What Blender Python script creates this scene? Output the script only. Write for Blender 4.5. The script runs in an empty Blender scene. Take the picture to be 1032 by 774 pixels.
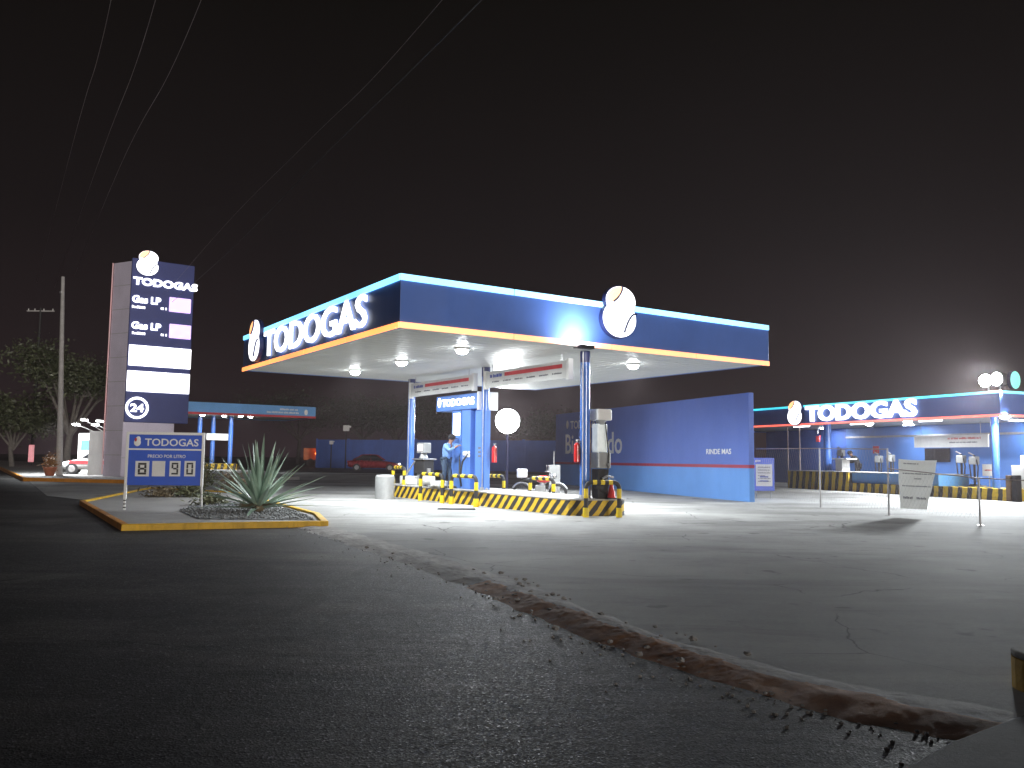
import bpy, bmesh, math, random
from mathutils import Vector, Matrix
random.seed(7)
R = math.radians
scn = bpy.context.scene
COL = scn.collection

# ------------------------------------------------------------------ camera model (same numbers as the camera below)
F = 860.0; ROLL = math.atan(.012); PITCH = math.atan(76.4/860); H = 1.6
CP, SP = math.cos(PITCH), math.sin(PITCH)
def ray(px, py):
    x = (px-516)/F; y = -(py-387)/F
    c, s = math.cos(ROLL), math.sin(ROLL)
    X = x*c-y*s; Y = x*s+y*c
    return (X, CP-Y*SP, SP+Y*CP)
def G(y): return max(0.0, min(.008*(y-8), 1.0))
def atg(px, py, h=0):
    z = h
    for _ in range(60):
        d = ray(px, py); t = (z-H)/d[2]; p = (d[0]*t, d[1]*t, z); z = G(p[1])+h
    return p
def dep(px, py, Y):
    d = ray(px, py); t = Y/d[1]; return (d[0]*t, Y, H+d[2]*t)

# ------------------------------------------------------------------ frames
class Frame:
    def __init__(s, ox, oy, deg):
        s.o = (ox, oy); s.r = R(deg); s.c = math.cos(s.r); s.s = math.sin(s.r)
    def w(s, X, Y): return (s.o[0]+X*s.c-Y*s.s, s.o[1]+X*s.s+Y*s.c)
    def l(s, x, y):
        dx, dy = x-s.o[0], y-s.o[1]; return (dx*s.c+dy*s.s, -dx*s.s+dy*s.c)
    def g(s, X, Y): return G(s.w(X, Y)[1])
    def hitX(s, px, py, Xc):      # meets the plane X = Xc of this frame -> (Y, z)
        d = ray(px, py); n = (s.c, s.s)
        t = (Xc + s.o[0]*n[0]+s.o[1]*n[1])/(d[0]*n[0]+d[1]*n[1])
        return s.l(d[0]*t, d[1]*t)[1], H+d[2]*t
    def hitY(s, px, py, Yc):
        d = ray(px, py); n = (-s.s, s.c)
        t = (Yc + s.o[0]*n[0]+s.o[1]*n[1])/(d[0]*n[0]+d[1]*n[1])
        return s.l(d[0]*t, d[1]*t)[0], H+d[2]*t
WORLD = Frame(0, 0, 0)

# ------------------------------------------------------------------ materials
def newmat(name):
    m = bpy.data.materials.new(name); m.use_nodes = True
    nt = m.node_tree; b = nt.nodes['Principled BSDF']
    return m, nt, b
def N(nt, t, **k):
    n = nt.nodes.new(t)
    for a, v in k.items():
        if a.startswith('i_'): n.inputs[a[2:].replace('_', ' ')].default_value = v
        else: setattr(n, a, v)
    return n
def ramp(nt, fac, stops):
    r = nt.nodes.new('ShaderNodeValToRGB')
    e = r.color_ramp.elements
    while len(e) < len(stops): e.new(.5)
    for i, (p, c) in enumerate(stops):
        e[i].position = p; e[i].color = (c[0], c[1], c[2], 1) if hasattr(c, '__len__') else (c, c, c, 1)
    nt.links.new(fac, r.inputs[0]); return r
def coords(nt, scale=(1, 1, 1), kind='Object'):
    tc = nt.nodes.new('ShaderNodeTexCoord'); mp = nt.nodes.new('ShaderNodeMapping')
    mp.inputs['Scale'].default_value = scale
    nt.links.new(tc.outputs[kind], mp.inputs[0]); return mp.outputs[0]
def paint(name, col, rough=.5, metal=0, var=.18, scale=1.5, bump=.0, grime=.25, coat=0, bscale=30):
    """one paint, metal or stone colour with wear: broad tone drift, streaks of dirt and uneven gloss"""
    m, nt, b = newmat(name); L = nt.links.new
    v = coords(nt)
    n1 = N(nt, 'ShaderNodeTexNoise', i_Scale=scale, i_Detail=6, i_Roughness=.6); L(v, n1.inputs[0])
    lo = [c*(1-var) for c in col]; hi = [min(1, c*(1+var)) for c in col]
    r1 = ramp(nt, n1.outputs[0], [(.3, lo), (.7, hi)])
    v2 = coords(nt, (1.7, 1.7, .35))
    n2 = N(nt, 'ShaderNodeTexNoise', i_Scale=scale*2.3, i_Detail=8, i_Roughness=.7); L(v2, n2.inputs[0])
    r2 = ramp(nt, n2.outputs[0], [(.5, 0), (.78, grime)])
    mx = N(nt, 'ShaderNodeMixRGB'); L(r2.outputs[0], mx.inputs[0]); L(r1.outputs[0], mx.inputs[1])
    mx.inputs[2].default_value = (col[0]*.4+.02, col[1]*.4+.02, col[2]*.4+.018, 1)
    L(mx.outputs[0], b.inputs['Base Color'])
    r3 = ramp(nt, n2.outputs[0], [(.2, max(0, rough-.12)), (.8, min(1, rough+.18))]); L(r3.outputs[0], b.inputs['Roughness'])
    b.inputs['Metallic'].default_value = metal
    b.inputs['Coat Weight'].default_value = coat
    if bump:
        n3 = N(nt, 'ShaderNodeTexNoise', i_Scale=bscale, i_Detail=5); L(v, n3.inputs[0])
        bp = N(nt, 'ShaderNodeBump', i_Strength=bump, i_Distance=.02); L(n3.outputs[0], bp.inputs['Height']); L(bp.outputs[0], b.inputs['Normal'])
    return m
def glow(name, col, s, var=.15, scale=.8):
    m, nt, b = newmat(name); L = nt.links.new
    b.inputs['Base Color'].default_value = (.6, .6, .6, 1)
    b.inputs['Emission Color'].default_value = (*col, 1)
    n1 = N(nt, 'ShaderNodeTexNoise', i_Scale=scale, i_Detail=2); L(coords(nt), n1.inputs[0])
    r = N(nt, 'ShaderNodeMapRange'); r.inputs['From Min'].default_value = .3; r.inputs['From Max'].default_value = .7
    r.inputs['To Min'].default_value = s*(1-var); r.inputs['To Max'].default_value = s*(1+var)
    L(n1.outputs[0], r.inputs[0]); L(r.outputs[0], b.inputs['Emission Strength'])
    return m

def hazard(name, period, duty=.5, slope=1.0, vertical=False, wear=.5):
    """yellow and black stripes that run round the kerb; slope leans them"""
    m, nt, b = newmat(name); L = nt.links.new
    tc = nt.nodes.new('ShaderNodeTexCoord'); sx = nt.nodes.new('ShaderNodeSeparateXYZ'); L(tc.outputs['Object'], sx.inputs[0])
    nz = N(nt, 'ShaderNodeTexNoise', i_Scale=2.2, i_Detail=3); L(tc.outputs['Object'], nz.inputs[0])
    a = N(nt, 'ShaderNodeMath', operation='SUBTRACT'); L(sx.outputs[0], a.inputs[0]); L(sx.outputs[1], a.inputs[1])
    z = N(nt, 'ShaderNodeMath', operation='MULTIPLY'); L(sx.outputs[2], z.inputs[0]); z.inputs[1].default_value = slope
    s = N(nt, 'ShaderNodeMath', operation='SUBTRACT'); L(a.outputs[0], s.inputs[0]); L(z.outputs[0], s.inputs[1])
    w = N(nt, 'ShaderNodeMath', operation='MULTIPLY_ADD'); L(nz.outputs[0], w.inputs[0]); w.inputs[1].default_value = .14; L(s.outputs[0], w.inputs[2])
    d = N(nt, 'ShaderNodeMath', operation='DIVIDE'); L(w.outputs[0], d.inputs[0]); d.inputs[1].default_value = period
    f = N(nt, 'ShaderNodeMath', operation='FRACT'); L(d.outputs[0], f.inputs[0])
    r = ramp(nt, f.outputs[0], [(0, 0), (.03, 1), (duty, 1), (duty+.03, 0)])
    mx = N(nt, 'ShaderNodeMixRGB'); L(r.outputs[0], mx.inputs[0])
    mx.inputs[1].default_value = (.018, .017, .018, 1); mx.inputs[2].default_value = (.72, .47, .02, 1)
    n2 = N(nt, 'ShaderNodeTexNoise', i_Scale=9, i_Detail=9, i_Roughness=.75); L(tc.outputs['Object'], n2.inputs[0])
    r2 = ramp(nt, n2.outputs[0], [(.5, 0), (.72, wear)])
    m2 = N(nt, 'ShaderNodeMixRGB'); L(r2.outputs[0], m2.inputs[0]); L(mx.outputs[0], m2.inputs[1]); m2.inputs[2].default_value = (.1, .085, .06, 1)
    L(m2.outputs[0], b.inputs['Base Color']); b.inputs['Roughness'].default_value = .6
    bp = N(nt, 'ShaderNodeBump', i_Strength=.4, i_Distance=.01); L(n2.outputs[0], bp.inputs['Height']); L(bp.outputs[0], b.inputs['Normal'])
    return m

def cracks(nt, col, scale, width, dark):
    L = nt.links.new
    w = N(nt, 'ShaderNodeTexNoise', i_Scale=1.8, i_Detail=5); L(coords(nt), w.inputs[0])
    mx = N(nt, 'ShaderNodeMixRGB'); mx.inputs[0].default_value = .22; L(coords(nt), mx.inputs[1]); L(w.outputs['Color'], mx.inputs[2])
    vo = N(nt, 'ShaderNodeTexVoronoi', feature='DISTANCE_TO_EDGE', i_Scale=scale); L(mx.outputs[0], vo.inputs[0])
    line = ramp(nt, vo.outputs[0], [(0, 1), (width, 0)])
    gate = N(nt, 'ShaderNodeTexNoise', i_Scale=.5, i_Detail=2); L(coords(nt), gate.inputs[0])
    g = ramp(nt, gate.outputs[0], [(.48, 0), (.56, .9)])
    mu = N(nt, 'ShaderNodeMath', operation='MULTIPLY'); L(line.outputs[0], mu.inputs[0]); L(g.outputs[0], mu.inputs[1])
    o = N(nt, 'ShaderNodeMixRGB'); L(mu.outputs[0], o.inputs[0]); L(col, o.inputs[1]); o.inputs[2].default_value = (*dark, 1)
    return o.outputs[0]
def asphalt():
    m, nt, b = newmat('asphalt'); L = nt.links.new
    v = coords(nt)
    big = N(nt, 'ShaderNodeTexNoise', i_Scale=.16, i_Detail=7, i_Roughness=.62); L(v, big.inputs[0])
    r = ramp(nt, big.outputs[0], [(.3, (.014, .0138, .0135)), (.5, (.024, .0235, .023)), (.72, (.050, .048, .046))])
    # pale dust carried out along the drive
    dust = N(nt, 'ShaderNodeTexNoise', i_Scale=.5, i_Detail=8, i_Roughness=.7); L(coords(nt, (.35, 1, 1)), dust.inputs[0])
    rd = ramp(nt, dust.outputs[0], [(.46, 0), (.7, .6)])
    m1 = N(nt, 'ShaderNodeMixRGB'); L(rd.outputs[0], m1.inputs[0]); L(r.outputs[0], m1.inputs[1]); m1.inputs[2].default_value = (.13, .12, .108, 1)
    vo = N(nt, 'ShaderNodeTexVoronoi', i_Scale=75); L(v, vo.inputs[0])
    sp = ramp(nt, vo.outputs['Color'], [(.0, .7), (.86, 1.15), (1, 2.6)])
    m2 = N(nt, 'ShaderNodeMixRGB', blend_type='MULTIPLY'); m2.inputs[0].default_value = 1; L(m1.outputs[0], m2.inputs[1]); L(sp.outputs[0], m2.inputs[2])
    pn = N(nt, 'ShaderNodeTexNoise', i_Scale=.33, i_Detail=2, i_Distortion=1.2); L(coords(nt, (1, .55, 1)), pn.inputs[0])
    rpn = ramp(nt, pn.outputs[0], [(.35, .55), (.41, 1), (.60, 1.0), (.63, 1.45)])
    m3 = N(nt, 'ShaderNodeMixRGB', blend_type='MULTIPLY'); m3.inputs[0].default_value = 1; L(m2.outputs[0], m3.inputs[1]); L(rpn.outputs[0], m3.inputs[2])
    out = cracks(nt, m3.outputs[0], .42, .006, (.006, .006, .006))
    L(out, b.inputs['Base Color']); b.inputs['Specular IOR Level'].default_value = .22
    rr = ramp(nt, vo.outputs['Color'], [(0, .85), (.8, .6), (1, .35)]); L(rr.outputs[0], b.inputs['Roughness'])
    bp = N(nt, 'ShaderNodeBump', i_Strength=.6, i_Distance=.004); L(vo.outputs['Distance'], bp.inputs['Height'])
    b2 = N(nt, 'ShaderNodeBump', i_Strength=.5, i_Distance=.06); L(dust.outputs[0], b2.inputs['Height']); L(bp.outputs[0], b2.inputs['Normal'])
    L(b2.outputs[0], b.inputs['Normal'])
    return m
def concrete(name, lo, hi, stain=.5, scale=.35, joints=False):
    m, nt, b = newmat(name); L = nt.links.new
    v = coords(nt)
    a = N(nt, 'ShaderNodeTexNoise', i_Scale=scale, i_Detail=9, i_Roughness=.62); L(v, a.inputs[0])
    r = ramp(nt, a.outputs[0], [(.28, lo), (.5, [(p+q)/2 for p, q in zip(lo, hi)]), (.7, hi)])
    s = N(nt, 'ShaderNodeTexNoise', i_Scale=scale*3.1, i_Detail=10, i_Roughness=.72, i_Distortion=.6); L(coords(nt, (.4, 1.3, 1)), s.inputs[0])
    rs = ramp(nt, s.outputs[0], [(.52, 0), (.72, stain)])
    m1 = N(nt, 'ShaderNodeMixRGB'); L(rs.outputs[0], m1.inputs[0]); L(r.outputs[0], m1.inputs[1]); m1.inputs[2].default_value = (lo[0]*.45, lo[1]*.45, lo[2]*.43, 1)
    f = N(nt, 'ShaderNodeTexNoise', i_Scale=22, i_Detail=8, i_Roughness=.8); L(v, f.inputs[0])
    rf = ramp(nt, f.outputs[0], [(.3, .8), (.7, 1.12)])
    m2 = N(nt, 'ShaderNodeMixRGB', blend_type='MULTIPLY'); m2.inputs[0].default_value = 1; L(m1.outputs[0], m2.inputs[1]); L(rf.outputs[0], m2.inputs[2])
    out = m2.outputs[0]
    if joints:      # oil drips, darker wheel paths and cracks
        q = N(nt, 'ShaderNodeTexNoise', i_Scale=1.5, i_Detail=3); L(v, q.inputs[0])
        rq = ramp(nt, q.outputs[0], [(.66, 1), (.71, .55)])
        q2 = N(nt, 'ShaderNodeTexNoise', i_Scale=.22, i_Detail=4, i_Distortion=.8); L(coords(nt, (.5, 1.6, 1)), q2.inputs[0])
        rq2 = ramp(nt, q2.outputs[0], [(.42, .72), (.52, 1)])
        for rrr in (rq, rq2):
            mq = N(nt, 'ShaderNodeMixRGB', blend_type='MULTIPLY'); mq.inputs[0].default_value = 1; L(out, mq.inputs[1]); L(rrr.outputs[0], mq.inputs[2]); out = mq.outputs[0]
        out = cracks(nt, out, .3, .004, (.05, .05, .048))
        b.inputs['Specular IOR Level'].default_value = .3
    L(out, b.inputs['Base Color']); b.inputs['Roughness'].default_value = .8
    bp = N(nt, 'ShaderNodeBump', i_Strength=.45, i_Distance=.015); L(f.outputs[0], bp.inputs['Height']); L(bp.outputs[0], b.inputs['Normal'])
    return m
def leafmat(name, lo, hi, rough=.5):
    m, nt, b = newmat(name); L = nt.links.new
    n = N(nt, 'ShaderNodeTexNoise', i_Scale=1.3, i_Detail=4); L(coords(nt), n.inputs[0])
    r = ramp(nt, n.outputs[0], [(.3, lo), (.7, hi)]); L(r.outputs[0], b.inputs['Base Color']); b.inputs['Roughness'].default_value = rough
    return m

M = dict(
 asphalt=asphalt(),
 slab=concrete('forecourt concrete', (.25, .25, .24), (.45, .45, .435), .6, joints=True),
 walk=concrete('pavement concrete', (.26, .25, .24), (.42, .41, .39), .35),
 rubble=concrete('broken concrete', (.17, .155, .14), (.46, .44, .42), .85, 2.4),
 earth=concrete('reddish earth', (.20, .085, .035), (.48, .24, .11), .5, 3),
 soil=concrete('gravelly soil', (.05, .042, .034), (.15, .13, .11), .6, 2.5),
 gravel=concrete('grey gravel', (.10, .105, .105), (.30, .31, .31), .6, 6),
 nearwalk=concrete('dark worn pavement', (.02, .019, .018), (.05, .048, .045), .6, 2.5),
 kerb=concrete('kerb top', (.3, .29, .27), (.45, .44, .42), .5, 2),
 blue=paint('deep blue panel', (.085, .17, .50), .36, 0, .10, .6, 0, .12),
 totemblue=paint('dull navy panel', (.035, .05, .20), .4, 0, .1, .6, 0, .12),
 bluelite=paint('light blue paint', (.13, .36, .72), .5, 0, .1, .8, 0, .15),
 bluecol=paint('blue column enamel', (.06, .17, .55), .25, 0, .12, 2, 0, .2, .5),
 wallhi=paint('wall upper blue', (.10, .17, .50), .75, 0, .08, .4, .15, .05),
 walllo=paint('wall lower blue', (.12, .30, .68), .7, 0, .08, .5, .15, .10),
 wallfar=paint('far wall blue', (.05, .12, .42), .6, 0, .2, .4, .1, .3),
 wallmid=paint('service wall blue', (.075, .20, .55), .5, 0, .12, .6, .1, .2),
 redline=paint('crimson line', (.32, .01, .05), .5, 0, .1, 2),
 white=paint('white enamel', (.78, .78, .76), .35, 0, .05, 1.2, 0, .12),
 board=paint('white board', (.7, .7, .69), .5, 0, .08, 1.2, 0, .2),
 soffit=paint('white soffit sheet', (.68, .69, .66), .42, 0, .03, .25, 0, .04),
 grey=paint('grey cladding', (.60, .56, .68), .5, .1, .08, .8, 0, .15),
 midgrey=paint('grey cabinet', (.35, .36, .36), .45, .2, .12, 3),
 dark=paint('black rubber', (.02, .02, .022), .6, 0, .3, 5),
 steel=paint('galvanised steel', (.42, .42, .43), .4, .8, .2, 6),
 yellow=paint('yellow enamel', (.78, .56, .015), .45, 0, .15, 5, .1, .35),
 kyellow=paint('kerb yellow', (.72, .42, .012), .55, 0, .25, 2.2, .35, .7),
 korange=paint('kerb orange', (.55, .22, .02), .6, 0, .25, 2.2, .35, .6),
 red=paint('red enamel', (.55, .02, .02), .3, 0, .15, 4, 0, .15, .5),
 carred=paint('dark red car paint', (.33, .012, .02), .25, .3, .1, 2, 0, .1, 1),
 carwhite=paint('white car paint', (.75, .75, .75), .25, 0, .04, 2, 0, .08, 1),
 orange=paint('orange truck paint', (.6, .16, .02), .4, 0, .2, 2, 0, .3),
 glass=paint('dark glass', (.02, .022, .028), .08, 0, .2, 2, 0, 0, 1),
 pink=paint('pale red label', (.6, .3, .3), .5, 0, .3, 20),
 pole=concrete('concrete pole', (.30, .29, .28), (.42, .41, .40), .3, 3),
 bark=concrete('bark', (.10, .09, .08), (.20, .18, .16), .5, 3),
 darkbark=concrete('dark bark', (.03, .026, .022), (.07, .06, .05), .5, 3),
 wood=paint('brown wood', (.15, .09, .05), .7, 0, .3, 5),
 pot=paint('terracotta', (.30, .09, .04), .7, 0, .25, 5, .3),
 leaf=leafmat('grey green leaves', (.045, .055, .03), (.105, .12, .065)),
 leafd=leafmat('dark leaves', (.02, .03, .018), (.05, .065, .035)),
 leafr=leafmat('russet leaves', (.16, .07, .02), (.30, .16, .05)),
 agave=leafmat('agave blue green', (.17, .25, .19), (.34, .45, .36), .42),
 dry=leafmat('dry leaves', (.10, .08, .045), (.22, .17, .10)),
 weed=leafmat('low weeds', (.05, .07, .03), (.14, .14, .07)),
 navy=paint('navy curve', (.02, .03, .12), .4),
 skin=paint('skin', (.33, .18, .12), .5, 0, .08, 8, 0, .05),
 shirt=paint('blue work shirt', (.16, .30, .58), .8, 0, .2, 14, .3),
 jeans=paint('dark jeans', (.03, .055, .10), .85, 0, .25, 14, .3),
 black=paint('black cloth', (.015, .015, .018), .85, 0, .3, 14),
 rail=paint('rail primer', (.30, .25, .24), .5, .5, .2, 5),
 ink=paint('printed ink', (.12, .12, .14), .6),
 redink=paint('red ink', (.55, .05, .06), .6),
 blueink=paint('blue ink', (.03, .07, .38), .6),
 signblue=paint('sign blue', (.03, .10, .55), .4, 0, .08, 1.5, 0, .12),
 hz=hazard('hazard kerb paint', .40, .5, 1.0),
 hzs=hazard('hazard platform paint', .46, .52, 0.12, wear=.7),
 lamp=glow('lamp diffuser', (.93, .97, 1), 60, 0),
 flood=glow('floodlight led', (.95, .97, 1), 30, 0),
 tube=glow('fluorescent tube', (1, 1, 1), 12, .1),
 litwhite=glow('backlit white', (.97, .97, 1), 2.6, .1),
 litletter=glow('lit letters', (.95, .97, 1), 2.5, .06),
 litbox=glow('milky lit box', (.9, .93, 1), .30, .1),
 litcase=glow('lit dispenser case', (.9, 1, .95), .35, .3, 4),
 kiosk=paint('kiosk blue', (.085, .20, .55), .45, 0, .1, .8, 0, .15),
 litdim=glow('dim lit letters', (.92, .95, 1), 1.3, .1),
 litorange=glow('lit orange acrylic', (1, .42, .16), 2.2, .1),
 litviolet=glow('violet display', (.72, .46, 1), 1.35, .1, 3),
 cyan=glow('cyan light strip', (.20, .66, 1), 2.0, .35, .35),
 cyan2=glow('teal light strip', (.03, .72, .85), 1.5, .3, .25),
 amber=glow('amber light strip', (1, .29, .065), 2.0, .3, .25),
 redled=glow('red light strip', (1, .13, .07), 1.7, .3, .25),
 thinred=glow('thin red strip', (.8, .02, .06), .22, .4, .5),
 teal=glow('teal acrylic', (.04, .75, .62), 1.0, .2),
 booth=glow('lit booth face', (.93, 1, .98), 2.2, .15, .9),
 headlamp=glow('headlamp', (1, .93, .85), 5, 0),
 amberlamp=glow('amber lamp', (1, .25, .04), 5, .2),
 rosedisp=glow('rose display', (1, .55, .55), .9, .3, 8),
 redneon=glow('rose lit sign', (1, .22, .28), .55, .5, 3),
)

# ------------------------------------------------------------------ mesh builder
class MB:
    def __init__(s): s.v = []; s.f = []; s.m = []
    def add(s, vs, fs, m=0):
        b = len(s.v); s.v += [tuple(p) for p in vs]
        for f in fs: s.f.append([b+i for i in f]); s.m.append(m)
        return s
    def box(s, x0, x1, y0, y1, z0, z1, m=0):
        return s.add([(x0, y0, z0), (x1, y0, z0), (x1, y1, z0), (x0, y1, z0), (x0, y0, z1), (x1, y0, z1), (x1, y1, z1), (x0, y1, z1)],
                     [(0, 3, 2, 1), (4, 5, 6, 7), (0, 1, 5, 4), (1, 2, 6, 5), (2, 3, 7, 6), (3, 0, 4, 7)], m)
    def tube(s, pts, r, n=8, m=0, caps=True):
        pts = [Vector(p) for p in pts]; k = len(pts)
        rs = r if hasattr(r, '__len__') else [r]*k
        b = len(s.v); up = None
        for i, p in enumerate(pts):
            t = (pts[min(i+1, k-1)]-pts[max(i-1, 0)]).normalized()
            if up is None: up = Vector((0, 0, 1)) if abs(t.z) < .9 else Vector((1, 0, 0))
            a = t.cross(up)
            if a.length < 1e-4: a = t.cross(Vector((0, 1, 0)))
            a.normalize(); c = a.cross(t).normalized(); up = c
            for j in range(n):
                q = 2*math.pi*j/n; s.v.append(tuple(p+a*math.cos(q)*rs[i]+c*math.sin(q)*rs[i]))
        for i in range(k-1):
            for j in range(n):
                j2 = (j+1) % n
                s.f.append([b+i*n+j, b+i*n+j2, b+(i+1)*n+j2, b+(i+1)*n+j]); s.m.append(m)
        if caps:
            s.f.append([b+j for j in range(n)][::-1]); s.m.append(m)
            s.f.append([b+(k-1)*n+j for j in range(n)]); s.m.append(m)
        return s
    def cyl(s, p0, p1, r0, r1=None, n=16, m=0): return s.tube([p0, p1], [r0, r0 if r1 is None else r1], n, m)
    def prism(s, poly, vec, m=0):
        n = len(poly); vec = Vector(vec)
        a = [Vector(p) for p in poly]; vs = a+[p+vec for p in a]
        fs = [list(range(n))[::-1], [n+i for i in range(n)]]+[(i, (i+1) % n, n+(i+1) % n, n+i) for i in range(n)]
        return s.add(vs, fs, m)
    def ball(s, c, rx, ry=None, rz=None, m=0, n=12, k=8):
        ry = ry or rx; rz = rz or rx
        vs = [(c[0], c[1], c[2]-rz)]
        for i in range(1, k):
            a = -math.pi/2+math.pi*i/k
            for j in range(n):
                q = 2*math.pi*j/n
                vs.append((c[0]+rx*math.cos(a)*math.cos(q), c[1]+ry*math.cos(a)*math.sin(q), c[2]+rz*math.sin(a)))
        vs.append((c[0], c[1], c[2]+rz)); T = len(vs)-1
        fs = [(0, 1+(j+1) % n, 1+j) for j in range(n)]
        for i in range(k-2):
            for j in range(n):
                fs.append((1+i*n+j, 1+i*n+(j+1) % n, 1+(i+1)*n+(j+1) % n, 1+(i+1)*n+j))
        fs += [(T, 1+(k-2)*n+j, 1+(k-2)*n+(j+1) % n) for j in range(n)]
        return s.add(vs, fs, m)
    def mesh(s, name, base=(0, 0, 0), smooth=False, rot=0):
        me = bpy.data.meshes.new(name)
        c, q = math.cos(-rot), math.sin(-rot)
        vs = []
        for p in s.v:
            x, y, z = p[0]-base[0], p[1]-base[1], p[2]-base[2]
            vs.append((x*c-y*q, x*q+y*c, z))
        me.from_pydata(vs, [], s.f); me.polygons.foreach_set('material_index', s.m)
        bm = bmesh.new(); bm.from_mesh(me); bmesh.ops.recalc_face_normals(bm, faces=bm.faces); bm.to_mesh(me); bm.free()
        if smooth:
            me.polygons.foreach_set('use_smooth', [True]*len(me.polygons))
            me.set_sharp_from_angle(angle=R(42))
        me.update(); return me

def pieces(mb):
    par = list(range(len(mb.v)))
    def find(a):
        while par[a] != a: par[a] = par[par[a]]; a = par[a]
        return a
    for f in mb.f:
        a = find(f[0])
        for q in f[1:]: par[find(q)] = a
    g = {}
    for f, m in zip(mb.f, mb.m): g.setdefault(find(f[0]), []).append((f, m))
    out = []
    for fs in g.values():
        nb = MB(); ix = {}
        for f, m in fs:
            for q in f:
                if q not in ix: ix[q] = len(nb.v); nb.v.append(mb.v[q])
            nb.f.append([ix[q] for q in f]); nb.m.append(m)
        out.append(nb)
    return out
SPLIT = {'end_cap', 'hanger', 'foot', 'lens', 'yellow_band', 'bracket', 'pillar', 'black_band', 'pilaster', 'blue_print_'}
def mk(name, me, mats, parent=None):
    o = bpy.data.objects.new(name, me)
    for m in (mats if isinstance(mats, (list, tuple)) else [mats]): me.materials.append(M[m] if isinstance(m, str) else m)
    COL.objects.link(o); o.parent = parent; return o
def bevel(o, w=.012, seg=2):
    b = o.modifiers.new('bevel', 'BEVEL'); b.width = w; b.segments = seg; b.limit_method = 'ANGLE'; b.angle_limit = R(40); return o
class Thing:
    """an Empty at the thing's base in a frame; part meshes are given in frame coordinates"""
    def __init__(s, fr, name, label, cat, base, group=None, solo=None, mats=None, smooth=False, bev=0):
        s.fr = fr; s.base = base
        x, y = fr.w(base[0], base[1])
        s.e = bpy.data.objects.new(name, None) if solo is None else mk(name, solo.mesh(name, base, smooth), mats)
        if solo is None: COL.objects.link(s.e); s.e.empty_display_size = .2
        elif bev: bevel(s.e, bev)
        s.e.location = (x, y, base[2]); s.e.rotation_euler = (0, 0, fr.r)
        s.e['label'] = label; s.e['category'] = cat
        if group: s.e['group'] = group
    def part(s, name, mb, mats, parent=None, smooth=False, bev=0, label=None):
        if name in SPLIT:
            ps = pieces(mb)
            if len(ps) > 1:
                for q in ps: o = s.part1(name, q, mats, parent, smooth, bev, label)
                return o
        return s.part1(name, mb, mats, parent, smooth, bev, label)
    def part1(s, name, mb, mats, parent=None, smooth=False, bev=0, label=None):
        o = mk(name, mb.mesh(name, s.base, smooth), mats, parent or s.e)
        if bev: bevel(o, bev)
        if label: o['label'] = label
        return o
def solo(fr, name, mb, mats, label, cat, base, group=None, smooth=False, bev=0):
    return Thing(fr, name, label, cat, base, group, mb, mats, smooth, bev)
def structure(name, mb, mats, smooth=False):
    o = mk(name, mb.mesh(name, (0, 0, 0), smooth), mats); o['kind'] = 'structure'; return o
def copy_tree(o, parent=None):
    c = o.copy(); COL.objects.link(c); c.parent = parent
    for ch in list(o.children): copy_tree(ch, c)
    return c
def relabel(o, label): o['label'] = label; return o

# text -> MB islands laid on a plane: origin o (left end of the baseline), direction r, up u, normal n
def text(mb, s, o, r, u, n, width, height, depth=.03, bold=0.0, m=0, space=1.0):
    cu = bpy.data.curves.new('t', 'FONT'); cu.body = s; cu.size = 1; cu.extrude = .5; cu.offset = bold; cu.resolution_u = 3
    cu.space_character = space
    ob = bpy.data.objects.new('t', cu); COL.objects.link(ob)
    dg = bpy.context.evaluated_depsgraph_get(); me = bpy.data.meshes.new_from_object(ob.evaluated_get(dg))
    xs = [v.co.x for v in me.vertices]; ys = [v.co.y for v in me.vertices]
    x0, x1, y0, y1 = min(xs), max(xs), min(ys), max(ys)
    o = Vector(o); r = Vector(r).normalized(); u = Vector(u); n = Vector(n).normalized()
    sx = width/(x1-x0); sy = height/(y1-y0)
    vs = [o+r*(v.co.x-x0)*sx+u*(v.co.y-y0)*sy+n*(v.co.z+.5)*depth for v in me.vertices]
    mb.add(vs, [list(p.vertices) for p in me.polygons], m)
    bpy.data.objects.remove(ob); bpy.data.curves.remove(cu); bpy.data.meshes.remove(me)
    return mb
def outline_union(e1, e2, n=64):
    """outer outline of two overlapping ellipses, seen from the middle"""
    pts = []
    cx, cy = (e1[0]+e2[0])/2, (e1[1]+e2[1])/2
    for i in range(n):
        a = 2*math.pi*i/n; best = 0
        for (x, y, rx, ry) in (e1, e2):
            dx, dy = math.cos(a), math.sin(a); ox, oy = cx-x, cy-y
            A = dx*dx/rx/rx+dy*dy/ry/ry; B = 2*(ox*dx/rx/rx+oy*dy/ry/ry); Cc = ox*ox/rx/rx+oy*oy/ry/ry-1
            D = B*B-4*A*Cc
            if D > 0: best = max(best, (-B+math.sqrt(D))/2/A)
        pts.append((cx+best*math.cos(a), cy+best*math.sin(a)))
    return pts
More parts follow.
